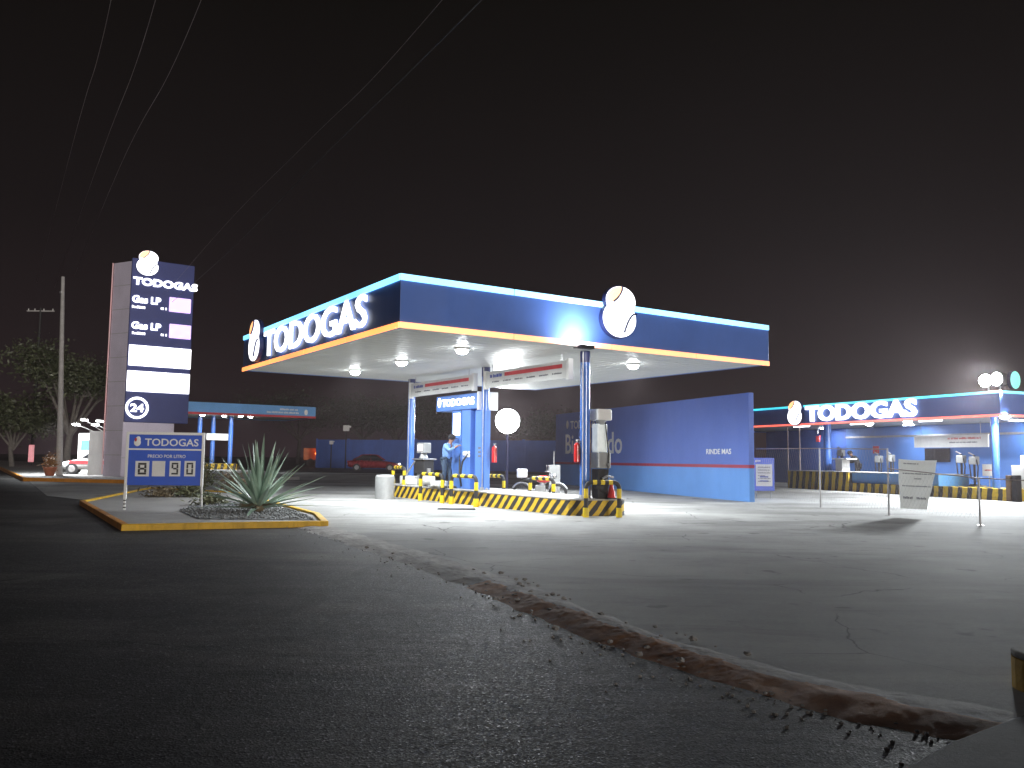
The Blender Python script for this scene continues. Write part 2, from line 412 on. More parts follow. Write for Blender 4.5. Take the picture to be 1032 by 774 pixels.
def emblem(T, c, r, n, h, name='emblem', depth=.14, lit='litletter', parent=None, rim='navy'):
    """two-lobed drop emblem; c centre, r right, n outward normal, h overall height"""
    c = Vector(c); r = Vector(r).normalized(); n = Vector(n).normalized(); u = Vector((0, 0, 1)); k = h/1.34
    P = lambda x, y, d: c+r*x*k+u*y*k+n*d
    pts = outline_union((.04, .29, .49, .38), (0, -.19, .55, .48))
    mb = MB(); mb.prism([P(x*1.04, y*1.04, 0) for x, y in pts], n*depth)
    o = T.part(name, mb, rim, parent)
    mb = MB(); mb.prism([P(x, y, depth+.004) for x, y in pts], n*.03)
    T.part('white_face', mb, lit, o) if parent is None else None
    if parent is not None: T.part('white_face', mb, lit, parent)
    d = depth+.04
    s1 = [(.06+.0*t-.30*t*t, .66-.42*t) for t in [i/8 for i in range(9)]]
    left = [(x, y) for x, y in pts if y > .24 and x < .06]
    left.sort(key=lambda p: math.atan2(p[1]-.29, p[0]-.04))
    poly = s1[::-1]+sorted(left, key=lambda p: -p[0])[:: 1]
    left2 = sorted([p for p in left], key=lambda p: -math.atan2(p[1]-.2, -(p[0]-.3)))
    poly = [(x, y) for x, y in s1]+sorted([p for p in left if p[0] < -.24 or p[1] > .3], key=lambda p: math.atan2(p[1]-.45, p[0]+.1) % (2*math.pi), reverse=True)
    mb = MB(); mb.prism([P(x*.985, y*.985, d) for x, y in poly], n*.012)
    T.part('orange_face', mb, 'litorange' if lit != 'white' else 'redink', o if parent is None else parent)
    mb = MB()
    for cur in (s1, [(.55-.42*t, -.02-.02*t-.62*t*t+.12*t) for t in [i/8 for i in range(9)]]):
        mb.tube([P(x, y, d+.02) for x, y in cur], .022*k+.004, 6)
    T.part('curve_line', mb, 'navy', o if parent is None else parent)
    return o
def marks(mb, o, r, u, n, width, h, words=5, depth=.004, m=0, seed=1):
    """a line of small print too far away to read: short strokes grouped as words"""
    rr = random.Random(seed); o = Vector(o); r = Vector(r).normalized(); u = Vector(u); n = Vector(n).normalized()
    x = 0
    while x < width:
        w = rr.uniform(.5, 1.6)*h*1.6
        e = min(width, x+w)
        k = x
        while k < e:
            b = o+r*k; q = h*.42; hh = h*rr.uniform(.7, 1)
            mb.prism([b, b+r*q, b+r*q+u*hh, b+u*hh], n*depth, m); k += h*.62
        x = e+h*.5
    return mb

# ------------------------------------------------------------------ camera, world, added low fill sun
cam = bpy.data.cameras.new('camera'); cam.sensor_fit = 'HORIZONTAL'; cam.sensor_width = 36; cam.lens = 36*860/1032
cam.clip_end = 3000; cam.clip_start = .05
co = bpy.data.objects.new('camera', cam); COL.objects.link(co)
# image axes from the same model as ray()
c_, s_ = math.cos(ROLL), math.sin(ROLL)
def ax(x, y, z=0):
    X = x*c_-y*s_; Y = x*s_+y*c_
    return Vector((X, -Y*SP, Y*CP))
xa, ya = ax(1, 0), ax(0, 1); fa = Vector((0, CP, SP))
mw = Matrix((xa, ya, -fa)).transposed().to_4x4(); mw.translation = Vector((0, 0, H))
co.matrix_world = mw; scn.camera = co

w = bpy.data.worlds.new('World'); scn.world = w; w.use_nodes = True
nt = w.node_tree; bg = nt.nodes['Background']
tc = nt.nodes.new('ShaderNodeTexCoord'); sx = nt.nodes.new('ShaderNodeSeparateXYZ'); nt.links.new(tc.outputs['Generated'], sx.inputs[0])
nz = N(nt, 'ShaderNodeTexNoise', i_Scale=1.6, i_Detail=5, i_Roughness=.55); nt.links.new(tc.outputs['Generated'], nz.inputs[0])
ad = N(nt, 'ShaderNodeMath', operation='MULTIPLY_ADD'); nt.links.new(nz.outputs[0], ad.inputs[0]); ad.inputs[1].default_value = .16
nt.links.new(sx.outputs[2], ad.inputs[2])
rp = ramp(nt, ad.outputs[0], [(.06, (.0225, .0135, .0165)), (.16, (.0165, .0115, .0125)), (.34, (.0085, .0066, .0068)), (.60, (.0035, .0030, .0024))])
nt.links.new(rp.outputs[0], bg.inputs[0]); bg.inputs[1].default_value = 1.0

sun = bpy.data.lights.new('fill_sun', 'SUN'); sun.energy = 1.9; sun.angle = R(14); sun.color = (1, .93, .86)  # added sun without a visible source, brightens the right-hand fascia and the totem
so = bpy.data.objects.new('fill_sun', sun); COL.objects.link(so)
so.rotation_euler = Vector((-.44, .89, -.024)).to_track_quat('-Z', 'Y').to_euler()

def arealamp(loc, power, size=.3, dirv=(0, 0, -1), color=(.92, .97, 1), spread=180, name='lamp_light', parent=None):
    l = bpy.data.lights.new(name, 'AREA'); l.shape = 'DISK'; l.size = size; l.energy = power; l.color = color; l.spread = R(spread)
    o = bpy.data.objects.new(name, l); COL.objects.link(o); o.location = loc
    o.rotation_euler = Vector(dirv).to_track_quat('-Z', 'Y').to_euler(); return o

# ------------------------------------------------------------------ ground
mb = MB()
ys = [-40, 0, 8, 20, 40, 70, 100, 133, 200, 500, 2500]; xs = [-2000, -400, -120, -40, 0, 40, 120, 400, 2000]
vs = [(x, y, G(y)) for y in ys for x in xs]; nx = len(xs)
mb.add(vs, [(j*nx+i, j*nx+i+1, (j+1)*nx+i+1, (j+1)*nx+i) for j in range(len(ys)-1) for i in range(nx-1)])
structure('road', mb, 'asphalt', True)

A = Frame(-2.555, 19.10, 33.1)     # main canopy: X along its right face, Y along its left face
berm_px = [(318, 531), (350, 541), (420, 562), (500, 588), (560, 612), (640, 643), (720, 668), (800, 690), (880, 708), (985, 727), (1060, 742)]
bl = [atg(*p)[:2] for p in berm_px]
# forecourt sheet, right of the berm line; 8 mm above the road sheet
far = [A.w(-5.5, 16), A.w(-5, 34), A.w(12, 46), (42, 70), (60, 40), (30, 6), (6.5, 4.6)]
poly = bl[::-1][0:0]+bl[::-1]+far
bm = bmesh.new()
loop = [bm.verts.new((x, y, 0)) for x, y in poly]
bm.faces.new(loop)
bmesh.ops.triangulate(bm, faces=bm.faces)
for k in range(3): bmesh.ops.subdivide_edges(bm, edges=bm.edges, cuts=1, use_grid_fill=True)
for v in bm.verts: v.co.z = .008*(v.co.y-8)+.012 if v.co.y > 8 else .012
me = bpy.data.meshes.new('forecourt_pavement'); bm.to_mesh(me); bm.free()
o = mk('forecourt_pavement', me, 'slab'); o['kind'] = 'structure'
if sum(p.normal.z for p in me.polygons) < 0: me.flip_normals()

# broken concrete gutter between road and forecourt
rr = random.Random(3)
def smooth_line(pts, k=14):
    out = []
    for i in range(len(pts)-1):
        p0 = pts[max(i-1, 0)]; p1 = pts[i]; p2 = pts[i+1]; p3 = pts[min(i+2, len(pts)-1)]
        for j in range(k):
            t = j/k
            out.append(tuple(.5*((2*p1[a])+(-p0[a]+p2[a])*t+(2*p0[a]-5*p1[a]+4*p2[a]-p3[a])*t*t+(-p0[a]+3*p1[a]-3*p2[a]+p3[a])*t**3) for a in range(2)))
    out.append(pts[-1]); return out
from mathutils import noise
sl = smooth_line(bl, 60); mb = MB(); nc = 34; k = len(sl)
for i, p in enumerate(sl):
    a = sl[max(i-1, 0)]; b_ = sl[min(i+1, k-1)]
    t = Vector((b_[0]-a[0], b_[1]-a[1])).normalized(); nn = Vector((t.y, -t.x))   # towards the road is -nn or nn; fixed below
    if nn.x*(-1)+nn.y*(-1) < 0: nn = -nn
    f = i/(k-1); wd = .40+.06*math.sin(f*9)+.06*noise.noise((p[0]*2, p[1]*2, 0))
    hgt = .014+.045*math.exp(-((f-.46)/.13)**2)+.018*math.exp(-((f-.85)/.15)**2)
    for j in range(nc+1):
        q = j/nc*2-1
        e = 1+.16*noise.noise((p[0]*3.1, p[1]*3.1, 5+(q > 0)*7))
        x = p[0]+nn.x*(q*wd*e+.12); y = p[1]+nn.y*(q*wd*e+.12)
        prof = max(0, 1-abs(q)**2.0)
        cell = math.floor((x*.8+y*.5)*2.1+1.3*noise.noise((x, y, 4)))
        rg = 1-.75*max(0, min(1, (f-.5)/.2))
        bump = noise.noise((x*5, y*5, 1))*.010+(noise.noise((x*17, y*17, 2))*.010+noise.noise((x*41, y*41, 3))*.007)*rg+.016*noise.noise((cell*3.7, 2.2, 8.1))
        lip = 1-max(0, min(1, (q-.0-.3*noise.noise((p[0]*2.3, p[1]*2.3, 6)))/.95))
        z = G(y)-.012+.030*lip*(1 if q > -.99 else 0)+prof*(hgt*(.6+.4*lip)+bump)
        mb.v.append((x, y, z))
for i in range(k-1):
    for j in range(nc):
        q = sl[i]; e_ = .62-.30*(i/k)+.22*noise.noise((q[0]*1.7, q[1]*1.7, j*.05)) 
        mb.f.append([i*(nc+1)+j, i*(nc+1)+j+1, (i+1)*(nc+1)+j+1, (i+1)*(nc+1)+j]); mb.m.append(1 if j/nc > e_ and i/k > .3 else 0)
structure('broken_concrete_gutter', mb, ['rubble', 'earth'], True)
# loose grit along it
mb = MB()
for i in range(600):
    p = sl[rr.randrange(k)]; off = abs(rr.gauss(0, .35))+.1
    x = p[0]-off*.75+rr.uniform(-.15, .15); y = p[1]-off*.65+rr.uniform(-.15, .15); s = rr.uniform(.004, .018)
    mb.ball((x, y, G(y)+s*.5), s, s*rr.uniform(.7, 1.2), s*.7, 0, 5, 3)
for i in range(70):      # broken lumps of the old concrete edge
    p = sl[min(k-1, max(0, int(k*rr.gauss(.40, .09))))]; off = rr.uniform(-.35, .5)
    x = p[0]-off*.75+rr.uniform(-.1, .1); y = p[1]-off*.65+rr.uniform(-.1, .1); s = rr.uniform(.012, .04)
    b0 = len(mb.v); mb.ball((x, y, G(y)+.035+s*.2), s, s*rr.uniform(.6, 1.5), s*.5, 0, 7, 5)
    for q in range(b0, len(mb.v)): v = mb.v[q]; mb.v[q] = tuple(v[a]+rr.uniform(-.22, .22)*s for a in range(3))
o = structure('loose_grit', mb, 'rubble'); o['kind'] = 'stuff'

# ------------------------------------------------------------------ main canopy
ZB, ZT = 4.55, 5.79; LX, LY = 12.4, 12.5
T = Thing(A, 'fuel_station_canopy', 'large blue fuel station canopy with lit name, drop emblems and white soffit in the centre', 'canopy', (6.1, 6.2, A.g(6.1, 6.2)))
t = .12
mb = MB()
for (x0, x1, y0, y1) in ((0, LX, 0, t), (0, LX, LY-t, LY), (0, t, t+.002, LY-t-.002), (LX-t, LX, t+.002, LY-t-.002)): mb.box(x0, x1, y0, y1, ZB+.02, ZT-.02)
T.part('fascia', mb, 'blue', bev=.01)
mb = MB(); mb.box(t, LX-t, t, LY-t, ZT-.35, ZT-.3); T.part('roof_deck', mb, 'midgrey')
mb = MB()   # soffit sheets with a rib every 0.4 m
y = t+.004
while y < LY-t-.02:
    y2 = min(y+.40, LY-t-.004)
    mb.box(t+.004, LX-t-.004, y, y2-.035, ZB+.03, ZB+.06); mb.box(t+.004, LX-t-.004, y2-.035, y2, ZB+.048, ZB+.06)
    y = y2
T.part('soffit', mb, 'soffit')
def strip(T, nm, mat, z0, z1, x1, y1, gap, pr=.035):
    segs = []
    n = 4
    for i in range(n):
        mb = MB(); mb.box(-pr+i*(x1+pr)/n+gap, -pr+(i+1)*(x1+pr)/n-gap, -pr, -.001, z0, z1); segs.append(T.part(nm, mb, mat, bev=.008))
        mb = MB(); mb.box(-pr, -.001, .002+i*y1/n+gap, .002+(i+1)*y1/n-gap, z0, z1); segs.append(T.part(nm, mb, mat, bev=.008))
    return segs
strip(T, 'upper_light_strip', 'cyan', ZT-.15, ZT, LX, LY, .012)
strip(T, 'lower_light_strip', 'amber', ZB-.005, ZB+.13, LX, LY, .012)
mb = MB(); text(mb, 'TODOGAS', (-.03, 9.95, 4.80), (0, -1, 0), (0, 0, 1), (-1, 0, 0), 8.2, .82, .05, .012); T.part('name_lettering', mb, 'litletter')
emblem(T, (-.02, 10.68, 5.42), (0, -1, 0), (-1, 0, 0), 1.35)
emblem(T, (6.32, -.02, 5.55), (1, 0, 0), (0, -1, 0), 1.36)
for (X, Y) in ((3, 2.4), (3, 6.1), (3, 9.7), (9, 2.35), (9, 6.1), (9, 9.7)):
    mb = MB(); mb.cyl((X, Y, ZB+.03), (X, Y, ZB-.03), .21, .19, 24); o = T.part('downlight', mb, 'white', smooth=True)
    mb = MB(); mb.ball((X, Y, ZB-.03), .17, .17, .12, 0, 20, 10); T.part('diffuser', mb, 'lamp', o, True)
    x, y = A.w(X, Y); arealamp((x, y, ZB-.18), 400, .3, spread=172)
# lamp added on the lower edge for the bright patch under the emblem
mb = MB(); mb.box(4.72, 5.12, -.62, -.44, ZB-.14, ZB-.05); mb.tube([(4.92, -.02, ZB-.06), (4.92, -.5, ZB-.1)], .02, 6); o = T.part('added_wash_light', mb, 'dark')
mb = MB(); mb.box(4.75, 5.09, -.60, -.46, ZB-.048, ZB-.04); T.part('diffuser', mb, 'flood', o)
x, y = A.w(4.92, -.53); arealamp((x, y, ZB-.02), 95, .25, (-.3, .55, 1), spread=160)

PT = .46    # platform height
cols = [(6.05, .95), (6.05, 6.15), (6.05, 11.5)]
for (X, Y) in cols:
    g = A.g(X, Y)+PT
    mb = MB()
    mb.cyl((X, Y, g), (X, Y, ZB+.03), .135, .135, 24)
    o = T.part('column', mb, 'bluecol', smooth=True)
    mb = MB(); mb.box(X-.2, X+.2, Y-.2, Y+.2, g, g+.02); mb.cyl((X, Y, g+.02), (X, Y, g+.1), .16, .14, 20)
    T.part('base_plate', mb, 'steel', o)
    mb = MB(); mb.cyl((X, Y, ZB-.28), (X, Y, ZB+.028), .14, .14, 24); T.part('collar', mb, 'navy', o, True)
    mb = MB(); mb.tube([(X-.15, Y-.1, g), (X-.15, Y-.1, ZB+.02)], .018, 6); T.part('conduit', mb, 'steel', o)

# pump island
g0 = A.g(6, 1); g1 = A.g(6, 12)
isl = [(5.55, 1.0), (5.95, .72), (6.95, .45), (7.15, .6), (7.25, 11.6), (7.0, 12.3), (5.9, 12.5), (5.35, 12.1)]
T = Thing(A, 'pump_island', 'raised pump island with diagonal yellow and black striped kerb under the central canopy', 'pump island', (6.1, 6.2, A.g(6.1, 6.2)))
mb = MB(); n = len(isl)
vb = [(x, y, A.g(x, y)-.02) for x, y in isl]; vt = [(x, y, A.g(x, y)+PT-.04) for x, y in isl]
mb.add(vb+vt, [(i, (i+1) % n, n+(i+1) % n, n+i) for i in range(n)]); T.part('striped_kerb', mb, 'hz')
mb = MB(); c = (6.3, 6.3)
ot = [(x+(x-c[0])*.02, y+(y-c[1])*.004) for x, y in isl]
mb.prism([(x, y, A.g(x, y)+PT-.04) for x, y in ot], (0, 0, .04)); T.part('deck', mb, 'kerb', bev=.01)

# crash hoops
def hoop_mesh(L, Hh, r=.06):
    pts = []
    rad = .16
    pts += [(0, 0, -.0), (0, 0, Hh-rad)]
    for i in range(1, 6): a = math.pi/2*i/5; pts.append((rad-rad*math.cos(a), 0, Hh-rad+rad*math.sin(a)))
    pts.append((L-rad, 0, Hh))
    for i in range(1, 6): a = math.pi/2*i/5; pts.append((L-rad+rad*math.sin(a), 0, Hh-rad+rad*math.cos(a)))
    pts.append((L, 0, 0)); return pts
def hoop(X, Y, ang, L, Hh, zb, label, group='striped crash hoops round the pump island', fr=A):
    T = Thing(fr, 'crash_hoop', label, 'crash barrier', (X, Y, zb), group)
    T.e.rotation_euler = (0, 0, fr.r+ang)
    r = .058; me = MB(); me.tube(hoop_mesh(L, Hh), r, 12); o = mk('pipe', me.mesh('pipe', smooth=True), 'dark', T.e)
    mb = MB(); e = r+.004
    for x in (0, L):
        mb.cyl((x, 0, 0), (x, 0, Hh*.28), e+.02, e+.02, 12); mb.cyl((x, 0, Hh*.55), (x, 0, Hh*.82), e, e, 12)
    w3 = (L-.36)/5
    for i in (0, 2, 4): mb.cyl((.18+i*w3, 0, Hh), (.18+(i+1)*w3, 0, Hh), e, e, 12)
    [mk('yellow_band', q.mesh('yellow_band', smooth=True), 'yellow', T.e) for q in pieces(mb)]
    return T
pi2 = math.pi/2
hoop(5.12, 7.25, pi2, 1.55, .92, A.g(5.1, 8.3), 'striped crash hoop on the forecourt in front of the standing attendant')
hoop(5.12, 5.1, pi2, 1.55, .92, A.g(5.1, 6), 'striped crash hoop in front of the blue kiosk pillars')
_q0 = dep(590.5, 519, 22.5); _q1 = dep(624, 520, 22.62); _l = A.l(*_q0[:2]); _m = A.l(*_q1[:2])
hoop(_l[0], _l[1], math.atan2(_m[1]-_l[1], _m[0]-_l[0]), math.hypot(_m[0]-_l[0], _m[1]-_l[1]), .92, A.g(6.3, .3), 'striped crash hoop guarding the near tip of the pump island')
hoop(5.55, 10.95, pi2, .95, .62, A.g(5.5, 11.6)+PT, 'low striped crash hoop at the far tip of the pump island')
hoop(7.55, 7.35, pi2, 1.1, .86, A.g(7.5, 8), 'striped crash hoop behind the island beside the motorcycle')
hoop(7.55, 4.45, pi2, 1.3, .86, A.g(7.5, 5), 'striped crash hoop behind the island, right of the motorcycle')

# kiosk in the middle of the island with a lit head box
gk = A.g(6.1, 7)+PT
T = Thing(A, 'island_kiosk', 'blue kiosk on the pump island under a lit name box', 'kiosk', (6.0, 7.4, gk))
XF = 5.86
yl, zt_l = A.hitX(440, 401, XF); _, zb_l = A.hitX(440, 415, XF)
yr, zt_r = A.hitX(481, 395, XF); XE = A.hitY(500.5, 403, yr)[0]
zt, zb = (zt_l+zt_r)/2, zb_l
mb = MB(); mb.box(XF, XE, yr, yl, zb, zt); hb = T.part('head_box', mb, 'kiosk', bev=.015)
mb = MB(); text(mb, 'TODOGAS', (XF-.002, yl-.45, zb+.14), (0, -1, 0), (0, 0, 1), (-1, 0, 0), (yl-yr)-.62, (zt-zb)*.5, .03, .03); T.part('name_lettering', mb, 'litletter', hb)
mb = MB(); mb.ball((XF-.02, yl-.25, zb+.30), .03, .12, .17, 0, 12, 8); T.part('drop_mark', mb, 'litletter', hb)
mb = MB(); mb.box(XF-.01, XE+.02, yr-.06, yr-.006, zb-.05, zt+.04); T.part('lit_box', mb, 'litbox', bev=.01)
def kx(px): return A.hitX(px, 450, XF)[0]
mb = MB(); mb.box(XF+.08, 6.4, kx(462), kx(453), gk, zb-.002); mb.box(XF+.06, 6.3, kx(472), kx(463.5), gk, zb-.002)
T.part('pillar', mb, 'kiosk', bev=.01)
mb = MB(); mb.box(XF+.05, XF+.08, kx(462)+.05, kx(455), zb-.85, zb-.1); T.part('lit_screen', mb, 'litwhite')
mb = MB(); mb.box(XF+.30, 6.28, kx(476)-.02, kx(472)+.002, gk, zb-.003); T.part('recess_panel', mb, 'signblue')
mb = MB(); mb.box(XF+.10, 6.16, kx(486)+.0, kx(476), gk, zb-.06); T.part('side_panel', mb, 'kiosk', bev=.01)
mb = MB(); text(mb, 'gas', (XF+.05, kx(463.5)-.1, gk+.95), (0, -1, 0), (0, 0, 1), (-1, 0, 0), .5, .3, .012, .02); T.part('wordmark', mb, 'white')
mb = MB()
for k_ in range(3): mb.box(XF+.085, XF+.1, kx(481)-.1, kx(481)+.1, gk+1.05+k_*.13, gk+1.12+k_*.13)
T.part('instruction_label', mb, 'ink')
mb = MB(); mb.tube([(XF+.1, kx(470), gk+1.2), (XF-.1, kx(469), gk+.9), (XF-.15, kx(468), gk+.35), (XF-.02, kx(466), gk+.1), (XF+.02, kx(463), gk+.5), (XF+.1, kx(461), gk+1.1)], .03, 8)
T.part('hose', mb, 'dark', smooth=True)

# long white notice boards under the soffit
def notice(Y0, Y1, z0, z1, X, label, sd):
    T = Thing(A, 'notice_board', label, 'notice board', (X, (Y0+Y1)/2, z0), 'long notice boards under the soffit')
    mb = MB(); mb.box(X, X+.1, Y0, Y1, z0, z1); T.part('panel', mb, 'board', bev=.01)
    mb = MB(); L = Y1-Y0; s = Y1-L*.06
    marks(mb, (X-.002, s, z1-.2), (0, -1, 0), (0, 0, 1), (-1, 0, 0), L*.16, .11, seed=sd)
    T.part('blue_print', mb, 'blueink')
    mb = MB(); mb.box(X-.012, X-.002, Y0+L*.05, s-L*.2, z1-.2, z1-.09); T.part('red_band', mb, 'redink')
    mb = MB()
    for i in range(6): marks(mb, (X-.002, s-L*.03-i*L*.15, z1-.36), (0, -1, 0), (0, 0, 1), (-1, 0, 0), L*.1, .05, seed=sd+i)
    T.part('small_print', mb, 'ink')
    mb = MB()
    for y in (Y0+.3, Y1-.3): mb.cyl((X+.05, y, z1), (X+.05, y, ZB+.03), .012, .012, 6)
    T.part('hanger', mb, 'steel')
    mb = MB(); mb.box(X-.03, X+.13, Y0-.12, Y0-.01, z0-.04, z1+.04); mb.box(X-.03, X+.13, Y1+.01, Y1+.1, z0-.04, z1+.04); T.part('end_cap', mb, 'white')
notice(1.45, 5.75, 3.87, 4.37, 5.8, 'long white notice board with red band between the near and middle columns', 3)
notice(6.6, 11.1, 3.87, 4.37, 5.8, 'long white notice board with red band above the kiosk, between middle and far columns', 8)

# dispensers
gd = A.g(6.2, .6)+PT
T = Thing(A, 'fuel_dispenser', 'tall grey gas dispenser with white head beside the near column', 'fuel dispenser', (6.5, 1.0, gd))
def dy(px, X=6.35): return A.hitX(px, 460, X)[0]
def shift(mb, d=-.28): mb.v = [(p[0]+d, p[1], p[2]) for p in mb.v]
mb = MB(); mb.box(6.50, 6.535, .95, 1.06, gd, gd+2.35); shift(mb); T.part('side_frame', mb, 'wood', label='rust brown upright of the dispenser')
mb = MB(); mb.box(6.50, 6.98, .58, .98, gd+2.12, gd+2.42); shift(mb); T.part('head', mb, 'white', bev=.03)
mb = MB(); mb.cyl((6.70, .72, gd+2.0), (6.70, .72, gd+2.12), .10, .14, 16); shift(mb); T.part('neck', mb, 'midgrey', smooth=True)
mb = MB(); mb.box(6.55, 6.88, .66, .92, gd+1.26, gd+2.02); shift(mb); T.part('display_case', mb, 'litcase', bev=.02)
mb = MB(); mb.box(6.53, 6.96, .60, .96, gd+.82, gd+1.25); shift(mb); T.part('meter_box', mb, 'midgrey', bev=.03)
mb = MB(); mb.box(6.57, 6.92, .66, .95, gd+.0, gd+.8); shift(mb); T.part('pedestal', mb, 'dark', bev=.02)
mb = MB(); mb.tube([(6.76, .6, gd+2.05), (6.78, .57, gd+1.7), (6.84, .55, gd+1.2), (6.80, .54, gd+.7), (6.72, .53, gd+.6), (6.70, .56, gd+.78)], .018, 8); shift(mb); T.part('hose', mb, 'dark', smooth=True)
mb = MB(); mb.cyl((6.80, .55, gd+.92), (6.80, .48, gd+.92), .04, .03, 10); mb.tube([(6.62, .55, gd+.55), (6.75, .5, gd+.62), (6.95, .5, gd+.58)], .03, 8); shift(mb); T.part('valve', mb, 'steel', smooth=True)
mb = MB(); mb.ball((6.74, .74, gd+.38), .22, .2, .24, 0, 14, 8); shift(mb); T.part('coiled_hose', mb, 'dark', smooth=True)

gd = A.g(6, 11.3)+PT; Xa = 5.75
T = Thing(A, 'fuel_dispenser', 'dark gas dispenser with rose display next to the far column', 'fuel dispenser', (Xa, 11.1, gd))
ya_, za_ = A.hitX(423.5, 451, Xa)
mb = MB(); mb.box(Xa, Xa+.3, ya_-.28, ya_+.28, za_-.20, za_+.17); T.part('display_case', mb, 'midgrey', bev=.03)
mb = MB(); mb.box(Xa-.01, Xa, ya_-.2, ya_+.2, za_-.12, za_+.10); T.part('display', mb, 'rosedisp')
mb = MB(); mb.cyl((Xa+.15, ya_, za_-.38), (Xa+.15, ya_, za_-.2), .16, .10, 16); T.part('meter', mb, 'midgrey', smooth=True)
mb = MB(); mb.box(Xa-.12, Xa+.42, ya_-.48, ya_+.4, za_-.44, za_-.39); T.part('shelf', mb, 'steel', bev=.01)
mb = MB(); mb.box(Xa-.05, Xa+.36, ya_-.4, ya_+.36, za_-.92, za_-.44); T.part('cabinet', mb, 'dark', bev=.02)
mb = MB(); mb.box(Xa+.02, Xa+.3, ya_-.3, ya_+.26, gd, za_-.92); T.part('pedestal', mb, 'midgrey', bev=.02)
# slanted rod leaning near the far column
p0 = A.hitX(405.5, 484, 5.6); p1 = A.hitX(418, 465, 5.6)
solo(A, 'hose_rod', MB().tube([(5.6, p0[0], p0[1]), (5.6, p1[0], p1[1])], .03, 8), 'steel', 'slanted pale rod leaning against the far column', 'rod', (5.6, p0[0], p0[1]), smooth=True)
y0, _ = A.hitX(408, 486, 5.6)
mb = MB().box(5.55, 5.95, y0-.32, y0+.35, gd, gd+.32)
solo(A, 'white_box', mb, 'white', 'small white box on the island deck by the slanted rod', 'box', (5.75, y0, gd), bev=.04)
T = Thing(A, 'gas_cylinder', 'small white gas tank with valve on the deck left of the attendant', 'gas tank', (5.6, 9.1, gd-.02))
yc, zc = A.hitX(432, 485, 5.6)
mb = MB(); mb.ball((5.6, yc, gd+.25), .2, .3, .24, 0, 18, 10); T.part('tank', mb, 'white', smooth=True)
mb = MB(); mb.cyl((5.6, yc, gd+.47), (5.6, yc, gd+.62), .07, .07, 12); mb.tube([(5.6, yc-.1, gd+.6), (5.6, yc+.1, gd+.6)], .02, 6); T.part('valve', mb, 'steel', smooth=True)
mb = MB(); mb.box(5.48, 5.72, yc-.2, yc-.14, gd-.01, gd+.06); mb.box(5.48, 5.72, yc+.14, yc+.2, gd-.01, gd+.06); T.part('foot', mb, 'steel')
yb, _ = A.hitX(441, 490, 5.55)
solo(A, 'white_crate', MB().box(5.45, 5.85, yb-.25, yb+.35, gd-.02, gd+.2), 'white', 'low white crate on the deck beside the white gas tank', 'crate', (5.65, yb, gd-.02), bev=.03)
# concrete bin at the far tip
xb, yb, zb_ = atg(387.5, 503)
mb = MB(); pr = [(.34, 0), (.34, .78), (.30, .84), (.0, .86)]
nn_ = 24
for (r0, z0), (r1, z1) in zip(pr[:-1], pr[1:]):
    if r1 > 0: mb.tube([(xb, yb, zb_+z0), (xb, yb, zb_+z1)], [r0, r1], nn_, caps=True)
    else: mb.cyl((xb, yb, zb_+z0), (xb, yb, zb_+z1), r0, .05, nn_)
solo(WORLD, 'litter_bin', mb, 'midgrey', 'round pale grey litter bin at the far left tip of the pump island', 'bin', (xb, yb, zb_), smooth=True)

def extinguisher(fr, X, Y, z, label):
    T = Thing(fr, 'fire_extinguisher', label, 'fire extinguisher', (X, Y, z), 'fire extinguishers hung on the canopy columns')
    mb = MB(); mb.cyl((X, Y, z), (X, Y, z+.46), .085, .085, 18); mb.cyl((X, Y, z+.46), (X, Y, z+.53), .085, .03, 18); T.part('cylinder', mb, 'red', smooth=True)
    mb = MB(); mb.cyl((X, Y, z+.53), (X, Y, z+.58), .022, .022, 10); mb.box(X-.015, X+.015, Y-.09, Y+.05, z+.58, z+.61); T.part('valve', mb, 'steel')
    mb = MB(); mb.tube([(X, Y-.05, z+.56), (X, Y-.13, z+.5), (X-.01, Y-.12, z+.2)], .012, 6); T.part('hose', mb, 'dark')
Ye, Ze = A.hitX(497.5, 466, 6.25)
extinguisher(A, 6.25, 5.9, Ze-.0, 'red fire extinguisher on the middle column, next to the kiosk')
extinguisher(A, 5.86, 1.05, A.g(6, 1)+PT+.98, 'red fire extinguisher on the near column, beside the tall grey dispenser')
# small red cone
gc = A.g(6.6, .7)+PT
T = Thing(A, 'traffic_cone', 'small red traffic cone behind the near crash hoop', 'traffic cone', (6.66, .62, gc))
mb = MB(); mb.cyl((6.66, .56, gc+.03), (6.66, .56, gc+.46), .12, .03, 20); T.part('cone', mb, 'red', smooth=True)
mb = MB(); mb.box(6.52, 6.80, .50, .70, gc, gc+.03); T.part('base', mb, 'dark')
# rubber wheel stop near the kiosk
x, y, z = atg(460, 514)
mb = MB(); mb.box(x-.55, x+.55, y-.1, y+.1, z, z+.05); o = solo(WORLD, 'wheel_stop', mb, 'dark', 'low black rubber stop on the concrete in front of the island', 'wheel stop', (x, y, z), bev=.02)

